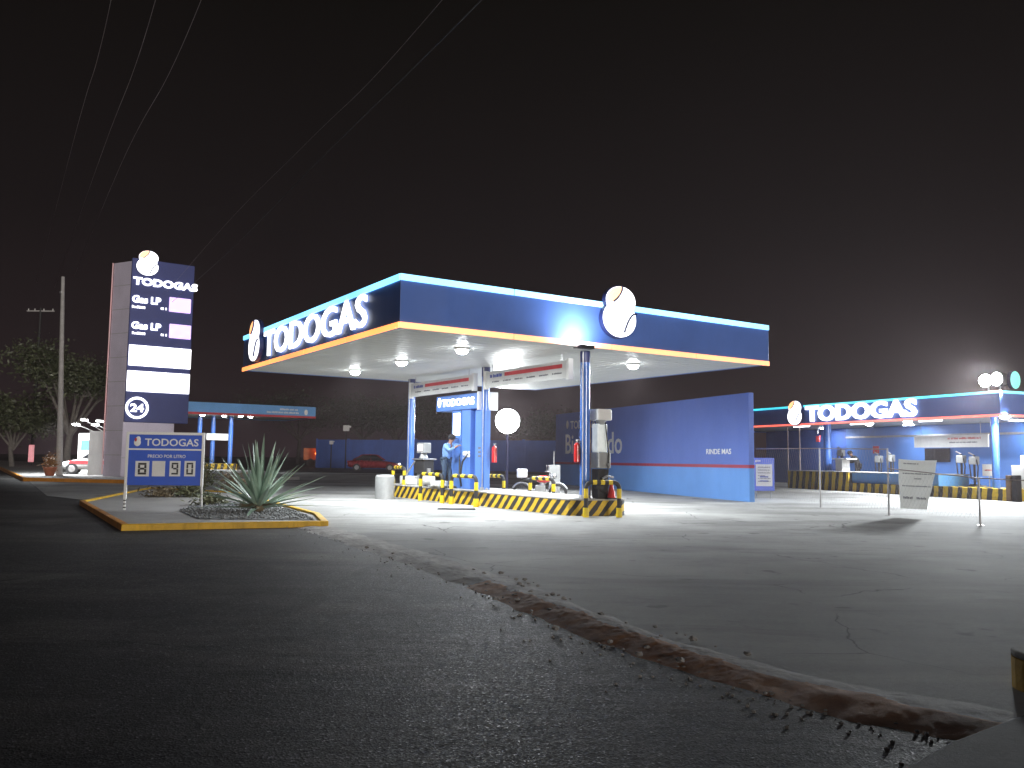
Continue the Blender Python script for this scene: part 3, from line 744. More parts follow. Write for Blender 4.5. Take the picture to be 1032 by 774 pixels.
# ------------------------------------------------------------------ people
def skinned(name, verts, edges, radii, mats, parent, root=0, sub=2, matfn=None):
    me = bpy.data.meshes.new(name); me.from_pydata(verts, edges, [])
    ob = bpy.data.objects.new(name, me); COL.objects.link(ob)
    md = ob.modifiers.new('s', 'SKIN'); md.use_smooth_shade = True
    sv = me.skin_vertices[0].data
    for i, r in enumerate(radii): sv[i].radius = (r, r) if not hasattr(r, '__len__') else r; sv[i].use_root = (i == root)
    sb = ob.modifiers.new('u', 'SUBSURF'); sb.levels = sub; sb.render_levels = sub
    dg = bpy.context.evaluated_depsgraph_get(); m2 = bpy.data.meshes.new_from_object(ob.evaluated_get(dg))
    bpy.data.objects.remove(ob); bpy.data.meshes.remove(me)
    m2.name = name; m2.materials.clear()
    return mk(name, m2, mats, parent)
def person(loc, rot, label, pose, shirt='shirt', legs='jeans', cap=True):
    e = bpy.data.objects.new('person', None); COL.objects.link(e); e.location = loc; e.rotation_euler = (0, 0, rot)
    e['label'] = label; e['category'] = 'person'
    J = pose
    names = [q for q in J if q != 'face']; idx = {n: i for i, n in enumerate(names)}
    V = [J[n] for n in names]
    E = [('pelvis', 'waist'), ('waist', 'chest'), ('chest', 'neck'), ('neck', 'headlow'), ('headlow', 'head'), ('head', 'headtop')]
    Rr = dict(pelvis=.125, waist=.115, chest=.14, neck=.055, headlow=.075, head=.10, headtop=.07)
    for s in 'LR':
        E += [('chest', 'sh'+s), ('sh'+s, 'el'+s), ('el'+s, 'wr'+s), ('wr'+s, 'palm'+s), ('pelvis', 'hip'+s), ('hip'+s, 'kn'+s), ('kn'+s, 'an'+s), ('an'+s, 'toe'+s)]
        Rr.update({'sh'+s: .065, 'el'+s: .043, 'wr'+s: .028, 'palm'+s: .036, 'hip'+s: .09, 'kn'+s: .058, 'an'+s: .042, 'toe'+s: .04})
    skinned('body', V, [(idx[a], idx[b]) for a, b in E], [Rr[n] for n in names], 'skin', e, idx['pelvis'])
    mbh = MB()
    for s in 'LR':      # fingers rooted in the palm, closed a little
        p = Vector(J['palm'+s]); d = (p-Vector(J['wr'+s])).normalized(); side = d.cross(Vector((0, 0, 1)))
        if side.length < .1: side = Vector((1, 0, 0))
        side.normalize(); curl = d.cross(side).normalized()
        if curl.z > 0: curl = -curl
        for k_ in range(4):
            L = (.07, .08, .075, .06)[k_]; b = p+side*(k_-1.5)*.019+d*.02
            mbh.tube([b, b+d*L*.5+curl*.004, b+d*L*.8+curl*.025, b+d*L*.85+curl*.05], [.010, .0095, .0085, .007], 6)
        b = p-side*.03-d*.02; mbh.tube([b, b-side*.03+d*.02, b-side*.03+d*.055+curl*.01], [.012, .011, .008], 6)
    hd = Vector(J['head']); fw = Vector(J['face']).normalized() if 'face' in J else Vector((0, 1, 0))
    rt = fw.cross(Vector((0, 0, 1))).normalized(); up = rt.cross(fw)
    mbh.ball(hd+fw*.105-up*.01, .016, .02, .022, 0, 8, 6)
    for k_ in (-1, 1): mbh.ball(hd+rt*.098*k_, .016, .02, .032, 0, 8, 6)
    mk('hands_nose_ears', mbh.mesh('h', smooth=True), 'skin', e)
    mbf = MB()
    for k_ in (-1, 1): mbf.ball(hd+fw*.092+rt*.035*k_+up*.02, .012, .012, .008, 0, 8, 6)
    mbf.tube([hd+fw*.093-up*.055-rt*.025, hd+fw*.098-up*.057, hd+fw*.093-up*.055+rt*.025], .006, 6)
    mk('eyes_mouth', mbf.mesh('f'), 'black', e)
    top = ['waist', 'chest', 'neckb', 'shL', 'elL', 'shR', 'elR', 'pelvis', 'fL', 'fR']
    J2 = dict(J); J2['neckb'] = tuple(Vector(J['chest']).lerp(Vector(J['neck']), .75))
    for s in 'LR': J2['f'+s] = tuple(Vector(J['el'+s]).lerp(Vector(J['wr'+s]), .85))
    ii = {n: i for i, n in enumerate(top)}
    ES = [('pelvis', 'waist'), ('waist', 'chest'), ('chest', 'neckb'), ('chest', 'shL'), ('shL', 'elL'), ('elL', 'fL'), ('chest', 'shR'), ('shR', 'elR'), ('elR', 'fR')]
    RS = dict(waist=.145, chest=.175, neckb=.075, shL=.09, elL=.064, shR=.09, elR=.064, pelvis=.155, fL=.05, fR=.05)
    skinned('shirt', [J2[n] for n in top], [(ii[a], ii[b]) for a, b in ES], [RS[n] for n in top], shirt, e, ii['pelvis'])
    lg = ['pelvis', 'hipL', 'knL', 'anL', 'hipR', 'knR', 'anR']; il = {n: i for i, n in enumerate(lg)}
    EL = [('pelvis', 'hipL'), ('hipL', 'knL'), ('knL', 'anL'), ('pelvis', 'hipR'), ('hipR', 'knR'), ('knR', 'anR')]
    skinned('trousers', [J[n] for n in lg], [(il[a], il[b]) for a, b in EL], [.142, .108, .080, .066, .108, .080, .066], legs, e, 0)
    mbs = MB()
    for s in 'LR':
        a = Vector(J['an'+s]); t_ = Vector(J['toe'+s]); d = (t_-a); d.z = 0; d.normalize()
        mbs.tube([a-d*.07+Vector((0, 0, -.05)), a+Vector((0, 0, -.04)), t_+d*.02+Vector((0, 0, -.01)), t_+d*.07+Vector((0, 0, -.015))], [.045, .055, .048, .028], 10)
    [mk('shoe', q.mesh('shoe', smooth=True), 'dark', e) for q in pieces(mbs)]
    mbc = MB(); mbc.ball(hd+up*.05-fw*.01, .135, .135, .11, 0, 16, 10)
    if cap: mbc.prism([tuple(hd+up*.055+fw*.08+rt*.08), tuple(hd+up*.055+fw*.08-rt*.08), tuple(hd+up*.045+fw*.2-rt*.05), tuple(hd+up*.045+fw*.2+rt*.05)], (0, 0, .014))
    mk('cap' if cap else 'hair', mbc.mesh('cap', smooth=True), 'black', e)
    return e
# attendant: stands on the deck side-on and leans to the kiosk, arms reaching up to its face  (local +Y is forward)
pose = dict(pelvis=(0, 0, .95), waist=(0, .02, 1.10), chest=(0, .09, 1.34), neck=(0, .15, 1.50), headlow=(0, .18, 1.57), head=(0, .21, 1.655), headtop=(0, .22, 1.73), face=(0, 1, -.25),
  shR=(.19, .10, 1.42), elR=(.25, .30, 1.26), wrR=(.18, .50, 1.38), palmR=(.16, .57, 1.42), shL=(-.19, .12, 1.42), elL=(-.22, .38, 1.45), wrL=(-.12, .56, 1.56), palmL=(-.10, .62, 1.60),
  hipR=(.10, 0, .92), knR=(.12, .03, .50), anR=(.12, -.06, .09), toeR=(.14, .09, .04), hipL=(-.10, 0, .92), knL=(-.11, .10, .50), anL=(-.11, .12, .09), toeL=(-.12, .27, .04))
yp, _ = A.hitX(449.5, 465, 5.62)
xw, yw = A.w(5.62, yp); gp = G(yw)+PT
person((xw, yw, gp), A.r+math.pi+.5, 'attendant in blue shirt and dark cap leaning towards the kiosk on the pump island', pose)

# ------------------------------------------------------------------ welcome wall
WL = Frame(8.56, 30.8, 20.3)
zt_w = 4.13
T = Thing(WL, 'boundary_wall', 'long two-tone blue wall with greeting lettering and crimson line', 'wall', (0, 8.8, WL.g(0, 8)))
L = 17.6
mb = MB(); mb.add([(0, 0, G(30)-.1), (.22, 0, G(30)-.1), (.22, L, G(30)-.1), (0, L, G(30)-.1), (0, 0, 1.40), (.22, 0, 1.40), (.22, L, 1.40), (0, L, 1.40)],
                  [(0, 3, 2, 1), (4, 5, 6, 7), (0, 1, 5, 4), (1, 2, 6, 5), (2, 3, 7, 6), (3, 0, 4, 7)]); T.part('lower_band', mb, 'walllo', bev=.008)
mb = MB(); mb.box(-.004, .224, -.004, L, 1.40, 1.52); T.part('crimson_line', mb, 'redline')
mb = MB(); mb.box(0, .22, 0, L, 1.52, zt_w); T.part('upper_band', mb, 'wallhi', bev=.008)
def wy(px): return WL.hitX(px, 455, 0)[0]
def wtext(s, pxl, pxr, pytop, pybot, mat, nm, depth=.02, bold=.0):
    yl = WL.hitX(pxl, pybot, 0); yr = WL.hitX(pxr, pybot, 0); zt = WL.hitX(pxl, pytop, 0)[1]
    mb = MB(); text(mb, s, (-.002, yl[0], yl[1]), (0, -1, 0), (0, 0, 1), (-1, 0, 0), yl[0]-yr[0], zt-yl[1], depth, bold); T.part(nm, mb, mat)
wtext('TODOGAS', 575, 603, 424.5, 432.5, 'white', 'name_lettering', .01, .01)
wtext('Bienvenido', 570, 627, 438, 457.5, 'white', 'greeting_lettering', .01, .012)
wtext('RINDE MAS', 712, 737, 452.5, 457.8, 'white', 'slogan_lettering', .01, .01)
yq, zq = WL.hitX(572, 428, 0); mb = MB(); mb.ball((-.01, yq, zq), .012, .16, .22, 0, 12, 8); T.part('drop_mark', mb, 'white')

# far perimeter wall
p0 = dep(318, 474, 84); p1 = dep(566, 474, 76)
an = math.degrees(math.atan2(p1[1]-p0[1], p1[0]-p0[0]))
PW = Frame(p0[0], p0[1], an); Lw = math.hypot(p1[0]-p0[0], p1[1]-p0[1])
T = Thing(PW, 'perimeter_wall', 'dim blue perimeter wall running behind the red car', 'wall', (Lw/2, 0, G(80)))
mb = MB(); mb.box(0, Lw, 0, .2, .5, 3.35); T.part('wall_face', mb, 'wallfar')
mb = MB()
for i in range(8): mb.box(i*Lw/7-.15 if i else 0, i*Lw/7+.15, -.05, 0-.001, .5, 3.45)
T.part('pilaster', mb, 'wallfar')

# ------------------------------------------------------------------ vehicles
def car(loc, rot, paintm, label, L=4.4, W=1.7, Hc=1.42, stripe=None, taxi=False, lights=True):
    e = bpy.data.objects.new('car', None); COL.objects.link(e); e.location = loc; e.rotation_euler = (0, 0, rot); e['label'] = label; e['category'] = 'car'
    def ring(x, zb, zt, w, tw): return [(x, -w*.96, zb), (x, -w, zb+(zt-zb)*.35), (x, -w, zb+(zt-zb)*.75), (x, -w*tw, zt), (x, w*tw, zt), (x, w, zb+(zt-zb)*.75), (x, w, zb+(zt-zb)*.35), (x, w*.96, zb)]
    def loft(st, m=0):
        mb = MB(); n = 8
        for s in st: mb.v += ring(*s)
        for i in range(len(st)-1):
            for j in range(n): mb.f.append([i*n+j, i*n+(j+1) % n, (i+1)*n+(j+1) % n, (i+1)*n+j]); mb.m.append(m)
        mb.f.append(list(range(n))); mb.m.append(m); mb.f.append([(len(st)-1)*n+j for j in range(n)][::-1]); mb.m.append(m); return mb
    h = L/2; w = W/2
    body = loft([(h, .32, .58, w*.78, .8), (h*.93, .24, .70, w*.93, .86), (h*.62, .22, .83, w, .88), (h*.32, .22, .92, w, .9), (-h*.55, .22, .95, w, .9), (-h*.9, .26, .93, w*.95, .88), (-h, .36, .80, w*.82, .85)])
    o = mk('body', body.mesh('b', smooth=True), paintm, e)
    sm = o.modifiers.new('s', 'SUBSURF'); sm.levels = 1; sm.render_levels = 1
    gl = loft([(h*.40, .90, .93, w*.86, .95), (h*.08, .90, Hc-.06, w*.84, .80), (-h*.42, .90, Hc-.05, w*.84, .80), (-h*.78, .90, 1.0, w*.84, .9)])
    mk('windows', gl.mesh('g', smooth=True), 'glass', e)
    rf = loft([(h*.12, Hc-.08, Hc-.03, w*.72, .9), (-.1*h, Hc-.06, Hc, w*.72, .92), (-h*.45, Hc-.08, Hc-.03, w*.70, .9)]); mk('roof', rf.mesh('r', smooth=True), paintm, e)
    pl = MB()
    for s in (-1, 1):
        for (xa_, xb_) in ((h*.40, h*.10), (-h*.10, -h*.12), (-h*.76, -h*.44)):
            pl.tube([(xa_, s*w*.86, .92), (xb_, s*w*.70, Hc-.05)], .035, 6)
    [mk('window_pillar', q.mesh('p'), paintm, e) for q in pieces(pl)]
    for x in (h*.62, -h*.62):
        for s in (-1, 1):
            mb = MB(); mb.cyl((x, s*(w-.2), .31), (x, s*(w+.015), .31), .31, .31, 22); wh = mk('wheel', mb.mesh('w', smooth=True), 'dark', e)
            mb = MB(); mb.cyl((x, s*(w+.012), .31), (x, s*(w+.03), .31), .19, .17, 16); mk('rim', mb.mesh('rim', smooth=True), 'steel', wh)
    for s in (-1, 1):
        mb = MB(); mb.ball((h*.95, s*w*.62, .60), .09, .17, .09, 0, 12, 8); mk('headlight', mb.mesh('hl', smooth=True), 'headlamp' if lights else 'steel', e)
        mb = MB(); mb.ball((-h*.965, s*w*.66, .78), .06, .14, .09, 0, 12, 8); mk('tail_light', mb.mesh('tl', smooth=True), 'red', e)
    mb = MB(); mb.box(h*.99, h*1.0+.03, -.3, .3, .36, .46); mb.box(-h*1.0-.03, -h*.97, -.26, .26, .5, .62); [mk('number_plate', q.mesh('np'), 'board', e) for q in pieces(mb)]
    if stripe:
        mb = MB()
        for s in (-1, 1): mb.box(-h*.85, h*.7, s*(w+.002)-.006, s*(w+.002)+.006, .58, .78)
        mk('red_stripe', mb.mesh('st'), stripe, e)
    if taxi:
        mb = MB(); mb.box(-.2, .0, -.3, .3, Hc-.01, Hc+.12); mk('roof_sign', mb.mesh('rs'), 'board', e)
    return e
xc, yc, zc = dep(377, 473, 72)
car((xc, yc, G(yc)), R(4), 'carred', 'dark red car with lit headlamps driving past the far blue wall')
x, y, z = atg(76, 478); Tc = (x, y)
x2, y2, _ = dep(98, 470, 49.4)
car((x2, y2, G(y2)+.16), R(200), 'carwhite', 'white car with red side stripe parked beside the lit white booth', L=3.9, stripe='redink', lights=False)

# orange lit truck far behind
x, y, z = dep(325, 468, 88)
TF = Frame(x, y, 12); g = G(y)
T = Thing(TF, 'truck', 'orange truck with glowing amber lamps far beyond the striped-blue canopy', 'truck', (0, 0, g))
mb = MB(); mb.box(-1.9, .2, -1, 1, g+.7, g+1.9); T.part('cargo_bed', mb, 'orange', bev=.04)
mb = MB(); mb.prism([(.25, -1, g+.6), (1.9, -1, g+.6), (1.9, -1, g+1.4), (1.45, -1, g+2.3), (.25, -1, g+2.3)], (0, 2, 0)); T.part('cab', mb, 'orange', bev=.05)
mb = MB(); mb.prism([(.6, -1.01, g+1.5), (1.55, -1.01, g+1.5), (1.3, -1.01, g+2.15), (.6, -1.01, g+2.15)], (0, .005, 0)); T.part('side_window', mb, 'glass')
for xx in (-1.2, 1.2):
    for yy in (-1, .8):
        mb = MB(); mb.cyl((xx, yy, g+.42), (xx, yy+.2, g+.42), .42, .42, 18); T.part('wheel', mb, 'dark', smooth=True)
mb = MB(); mb.box(-.45, .35, -.3, .3, g+2.4, g+2.55); mb.box(-.05, .05, -.05, .05, g+1.9, g+2.4); T.part('light_bar', mb, 'headlamp', bev=.03, label='glowing light bar')
for xx in (-.55, .75):
    mb = MB(); mb.ball((xx, -1.08, g+1.35), .22, .08, .14, 0, 12, 8); T.part('side_lamp', mb, 'amberlamp', smooth=True)
l = bpy.data.lights.new('lamp_light', 'POINT'); l.energy = 45; l.color = (1, .3, .06); l.shadow_soft_size = .15; lo = bpy.data.objects.new('truck_lamp_light', l); COL.objects.link(lo)
q = TF.w(.1, -1.7); lo.location = (q[0], q[1], g+1.7)

# box on a thin post in the dark, left of centre
def postbox(px, py, Y, s, label, cat, mat='board', nm='post_box'):
    x, y, z = dep(px, py, Y); g = G(y)
    T = Thing(WORLD, nm, label, cat, (x, y, g))
    mb = MB(); mb.box(x-s, x+s, y-.15, y+.15, z-s, z+s); T.part('box', mb, mat, bev=.04)
    mb = MB(); mb.box(x+s-.02, x+s*1.6, y-.1, y+.1, z+.05, z+s*.8); T.part('arm', mb, mat)
    mb = MB(); mb.cyl((x, y, g), (x, y, z-s), .06, .05, 8); T.part('post', mb, 'dark')
postbox(349, 431.5, 78, .27, 'pale box high on a dark post above the far wall', 'post box')
postbox(334, 446, 76, .16, 'small pale lantern box on a post right of the orange truck', 'lantern', nm='lantern')

# motorcycle behind the island
MC = Frame(*A.w(8.6, 6.7), -8)
def motorcycle():
    g = G(MC.o[1])
    T = Thing(MC, 'motorcycle', 'dark motorcycle parked behind the pump island', 'motorcycle', (0, 0, g))
    for x in (-.62, .62):
        mb = MB(); mb.tube([(x+.28*math.cos(a), 0, g+.31+.28*math.sin(a)) for a in [i*math.pi/12 for i in range(25)]], .045, 8, caps=False); wh = T.part('wheel', mb, 'dark', smooth=True)
        mb = MB()
        for i in range(8): a = i*math.pi/8; mb.cyl((x+.26*math.cos(a), 0, g+.31+.26*math.sin(a)), (x-.26*math.cos(a), 0, g+.31-.26*math.sin(a)), .006, .006, 4)
        mb.cyl((x, -.06, g+.31), (x, .06, g+.31), .04, .04, 10); T.part('spokes', mb, 'steel', wh)
        mb = MB(); mb.tube([(x+.35*math.cos(a), 0, g+.31+.35*math.sin(a)) for a in [math.pi*(.15+.1*i) for i in range(8)]], .035, 6); T.part('mudguard', mb, 'steel', smooth=True)
    mb = MB(); mb.ball((.12, 0, g+.78), .28, .13, .13, 0, 14, 8); T.part('fuel_tank', mb, 'red', smooth=True)
    mb = MB(); mb.ball((-.32, 0, g+.76), .34, .12, .06, 0, 14, 6); T.part('saddle', mb, 'dark', smooth=True)
    mb = MB(); mb.box(-.15, .2, -.12, .12, g+.28, g+.58); mb.cyl((.05, 0, g+.5), (.1, 0, g+.68), .09, .08, 12); T.part('engine', mb, 'midgrey', bev=.03)
    mb = MB(); mb.tube([(.62, -.07, g+.31), (.38, -.05, g+.95)], .022, 8); mb.tube([(.62, .07, g+.31), (.38, .05, g+.95)], .022, 8); mb.tube([(.38, 0, g+.9), (.05, 0, g+.45), (-.3, 0, g+.4), (-.62, 0, g+.31)], .025, 8); T.part('frame', mb, 'steel', smooth=True)
    mb = MB(); mb.tube([(.22, -.34, g+1.05), (.34, -.2, g+1.04), (.38, 0, g+.98), (.34, .2, g+1.04), (.22, .34, g+1.05)], .018, 8); T.part('handlebar', mb, 'steel', smooth=True)
    mb = MB(); mb.ball((.5, 0, g+.88), .09, .09, .09, 0, 12, 8); T.part('headlight', mb, 'steel', smooth=True)
    for s in (-1, 1):
        mb = MB(); mb.tube([(.28, s*.3, g+1.05), (.27, s*.33, g+1.2)], .008, 5); mb.ball((.27, s*.34, g+1.23), .02, .07, .045, 0, 10, 6); T.part('mirror', mb, 'steel')
    mb = MB(); mb.tube([(.1, -.14, g+.35), (-.2, -.16, g+.24), (-.75, -.16, g+.3)], [.025, .035, .045], 8); T.part('exhaust', mb, 'steel', smooth=True)
    mb = MB(); mb.box(-.78, -.44, -.18, .18, g+.82, g+1.12); T.part('rear_box', mb, 'white', bev=.04)
motorcycle()
x, y = A.w(9.6, 5.2)
T = Thing(WORLD, 'equipment_cabinet', 'small pale grey equipment cabinet in front of the dim end of the welcome wall', 'cabinet', (x, y, G(y)))
x0, y0, z0 = dep(559, 472, y+6)
T.e.location = (x0, y0, G(y0)); T.base = (x0, y0, G(y0)); g = G(y0)
mb = MB(); mb.box(x0-.22, x0+.22, y0-.2, y0+.2, g, g+1.2); T.part('case', mb, 'midgrey', bev=.02)
mb = MB(); mb.cyl((x0-.03, y0, g+1.2), (x0-.03, y0, g+1.75), .03, .02, 8); T.part('vent_pipe', mb, 'steel')

# floodlight behind the kiosk, on a post
x, y, z = dep(511.5, 423.5, 40); g = G(y)
T = Thing(WORLD, 'floodlight_mast', 'blazing round floodlight on a thin post behind the island kiosk', 'floodlight', (x, y, g))
mb = MB(); mb.cyl((x, y+.35, g), (x, y+.35, z+.1), .07, .05, 12); T.part('post', mb, 'navy', smooth=True)
mb = MB(); mb.cyl((x, y+.3, z), (x, y-.02, z-.02), .52, .60, 32); hd = T.part('housing', mb, 'dark', smooth=True)
mb = MB(); mb.ball((x, y-.02, z-.02), .57, .10, .60, 0, 28, 10); T.part('lens', mb, 'flood', hd, True)
arealamp((x, y-.2, z-.02), 480, .6, (-.1, -1, -.28), spread=160)

# ------------------------------------------------------------------ right-hand station
S2 = Frame(19.5, 34.0, 23.0)
Z2B, Z2T = 3.57, 4.60; L2 = 22; D2 = 9
T = Thing(S2, 'station_canopy', 'second canopy with lit name, teal upper strip and red lower strip', 'canopy', (D2/2, L2/2, S2.g(0, 8)))
mb = MB()
for (x0, x1, y0, y1) in ((0, D2, 0, .12), (0, D2, L2-.12, L2), (0, .12, .122, L2-.122), (D2-.12, D2, .122, L2-.122)): mb.box(x0, x1, y0, y1, Z2B+.02, Z2T-.02)
T.part('fascia', mb, 'blue', bev=.01)
mb = MB(); mb.box(.122, D2-.122, .122, L2-.122, Z2B+.10, Z2B+.14); T.part('soffit', mb, 'soffit')
mb = MB(); mb.box(.122, D2-.122, .122, L2-.122, Z2T-.3, Z2T-.25); T.part('roof_deck', mb, 'midgrey')
strip(T, 'upper_light_strip', 'cyan2', Z2T-.10, Z2T, D2, L2, .01)
strip(T, 'lower_light_strip', 'redled', Z2B-.005, Z2B+.09, D2, L2, .01)
ya2, zb2 = S2.hitX(813, 426.5, -.03); yb2, _ = S2.hitX(925, 421, -.03); _, zt2 = S2.hitX(813, 405.5, -.03)
zb2 = 3.72; zt2 = 4.52
mb = MB(); text(mb, 'TODOGAS', (-.03, ya2, zb2), (0, -1, 0), (0, 0, 1), (-1, 0, 0), ya2-yb2, zt2-zb2, .1, .035); T.part('name_lettering', mb, 'litletter')
ye2, ze2 = S2.hitX(803, 415, -.02)
emblem(T, (-.02, ye2, 4.22), (0, -1, 0), (-1, 0, 0), 1.25)
# rounded teal sign on the roof edge
xr, zr = S2.hitY(1023, 383, .3)
mb = MB(); pts = [(xr+.30*math.cos(a), .3, zr+.38*math.sin(a)) for a in [i*math.pi/14 for i in range(28)]]
mb.prism(pts, (0, .16, 0)); o = T.part('round_sign', mb, 'navy')
mb = MB(); mb.prism([((p[0]-xr)*.94+xr, .296, (p[2]-zr)*.94+zr) for p in pts], (0, -.02, 0)); T.part('teal_face', mb, 'teal', o)
# floodlight on the roof corner
T2 = Thing(S2, 'roof_floodlight', 'bright floodlight pair on the roof edge of the right-hand canopy', 'floodlight', (.3, .6, Z2T))
yf, zf = S2.hitX(1000, 383, 0)
yf = max(yf, .35)
mb = MB(); mb.box(-.05, .3, yf-.5, yf+.42, zf-.26, zf+.26); hd = T2.part('housing', mb, 'dark', bev=.05)
mb = MB(); mb.ball((-.06, yf+.22, zf), .08, .30, .26, 0, 20, 8); mb.ball((-.06, yf-.28, zf+.02), .08, .26, .27, 0, 20, 8); T2.part('lens', mb, 'flood', hd, True)
mb = MB(); mb.box(.1, .16, yf-.3, yf-.25, Z2T, zf-.2); mb.box(.1, .16, yf+.2, yf+.25, Z2T, zf-.2); T2.part('bracket', mb, 'steel')
x, y = S2.w(-.25, yf-.1); arealamp((x, y, zf), 2100, 1.6, (-.86, -.55, -.58), spread=128)
# lamps under it
spots = [(876, 433), (915, 430.5), (1013, 427)]
for (px, py) in spots:
    Yp, zp = S2.hitX(px, py, .9 if px < 1000 else .25)
    Xp = .9 if px < 1000 else .25
    mb = MB(); mb.cyl((Xp, Yp, Z2B+.10), (Xp, Yp, Z2B+.02), .17, .2, 20); o = T.part('spot_lamp', mb, 'white', smooth=True)
    mb = MB(); mb.ball((Xp, Yp, Z2B-.0), .19, .19, .13, 0, 16, 8); T.part('diffuser', mb, 'lamp', o, True)
    x, y = S2.w(Xp, Yp); arealamp((x, y, Z2B-.16), 330, .3, spread=165)
for (pa, pb) in ((800, 816), (857, 878), (926, 950)):
    ya3 = S2.hitX(pa, 430, .5)[0]; yb3 = S2.hitX(pb, 430, .5)[0]
    mb = MB(); mb.box(.44, .56, yb3, ya3, Z2B-.02, Z2B+.10); o = T.part('tube_fitting', mb, 'white')
    mb = MB(); mb.box(.46, .54, yb3+.03, ya3-.03, Z2B-.055, Z2B-.022); T.part('tube', mb, 'tube', o)
for i, yy in enumerate((3.0, 9, 15)):
    x, y = S2.w(5.0, yy); arealamp((x, y, Z2B-.0), 55, .5)
    mb = MB(); mb.cyl((5, yy, Z2B+.09), (5, yy, Z2B+.06), .25, .25, 20); T.part('ceiling_lamp', mb, 'lamp', smooth=True)
# columns of the second canopy
def s2col(px, X, r=.14):
    Y = S2.hitX(px, 450, X)[0]; g = S2.g(X, Y)
    mb = MB(); mb.cyl((X, Y, g), (X, Y, Z2B+.1), r, r, 20); T.part('column', mb, 'bluecol', smooth=True)
s2col(834, 1.0, .19); s2col(1003, .6, .15)

# building behind
T = Thing(S2, 'service_building', 'light blue service building under the right-hand canopy', 'building', (6.5, 9, S2.g(6, 9)))
Yd = S2.hitX(853, 450, 6.0)[0]
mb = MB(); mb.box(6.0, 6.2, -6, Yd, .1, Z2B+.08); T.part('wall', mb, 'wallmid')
mb = MB(); mb.box(6.02, 6.2, Yd+.002, Yd+7, .1, Z2B+.08); T.part('dark_wall', mb, 'wallfar', label='violet blue end of the wall with shade painted in')  # darker blue puts the shade of the bay into the colour
mb = MB(); mb.box(5.95, 5.999, -6, Yd, Z2B-.5, Z2B-.4); T.part('conduit', mb, 'steel')
ya4, z4 = S2.hitX(933, 462, 6); yb4, z5 = S2.hitX(958, 462, 6)
mb = MB(); mb.box(5.93, 5.998, yb4, ya4, 1.75, 2.45); T.part('window', mb, 'glass')
ya5 = S2.hitX(886, 450, 6)[0]; yb5 = S2.hitX(880, 450, 6)[0]
mb = MB(); mb.box(5.97, 5.998, ya5, yb5, 2.2, 2.6); T.part('small_red_sign', mb, 'redink')
# long white notice board
ya6, zt6 = S2.hitX(921, 440.5, 4.2); yb6, zb6 = S2.hitX(996, 450.5, 4.2)
T = Thing(S2, 'notice_board', 'long white notice board with faint red print under the right-hand canopy', 'notice board', (4.2, (ya6+yb6)/2, zb6))
mb = MB(); mb.box(4.2, 4.28, yb6, ya6, zb6, zb6+.58); T.part('panel', mb, 'board', bev=.01)
mb = MB(); marks(mb, (4.198, ya6-(ya6-yb6)*.48, zb6+.38), (0, -1, 0), (0, 0, 1), (-1, 0, 0), (ya6-yb6)*.42, .1, seed=4); T.part('red_print', mb, 'redink')
mb = MB(); marks(mb, (4.198, ya6-(ya6-yb6)*.5, zb6+.2), (0, -1, 0), (0, 0, 1), (-1, 0, 0), (ya6-yb6)*.36, .07, seed=5); T.part('small_print', mb, 'ink')
mb = MB(); mb.cyl((4.24, ya6-.4, zb6+.58), (4.24, ya6-.4, Z2B+.1), .012, .012, 6); mb.cyl((4.24, yb6+.4, zb6+.58), (4.24, yb6+.4, Z2B+.1), .012, .012, 6); T.part('hanger', mb, 'steel')
# second platform: high striped block, low striped kerb, light blue board
def gy(px, py=500): return S2.hitX(px, py, 0)[0]
XK = -.15
yA = S2.hitX(794, 485, XK)[0]; yB = S2.hitX(855, 487, XK)[0]; yC = S2.hitX(1016, 500, XK)[0]-.2
zA = S2.hitX(830, 475.5, XK)[1]; g = G(45); 
T = Thing(S2, 'striped_platform', 'long yellow and black striped platform in front of the right-hand building', 'platform', (XK, (yA+yC)/2, S2.g(0, 8)))
mb = MB(); mb.box(XK, 1.9, yB, yA, .1, zA); T.part('high_block', mb, 'hzs', bev=.02)
zBt = S2.hitX(930, 489.5, XK)[1]
mb = MB(); mb.box(XK, 1.9, yC, yB-.003, .1, zBt); T.part('low_kerb', mb, 'hzs', bev=.02)
mb = MB(); mb.box(XK-.02, 1.92, yB-.02, yA+.02, zA, zA+.04); T.part('block_cap', mb, 'kerb')
yM = S2.hitX(946, 482, .05)[0]
mb = MB(); mb.box(.05, 1.88, yM, yB-.03, zBt, zA-.02); T.part('blue_board', mb, 'bluelite', bev=.01)
mb = MB(); mb.box(.02, 1.9, yM-.02, yB-.02, zA-.02, zA+.02); T.part('board_cap', mb, 'kerb')
zp2 = zA
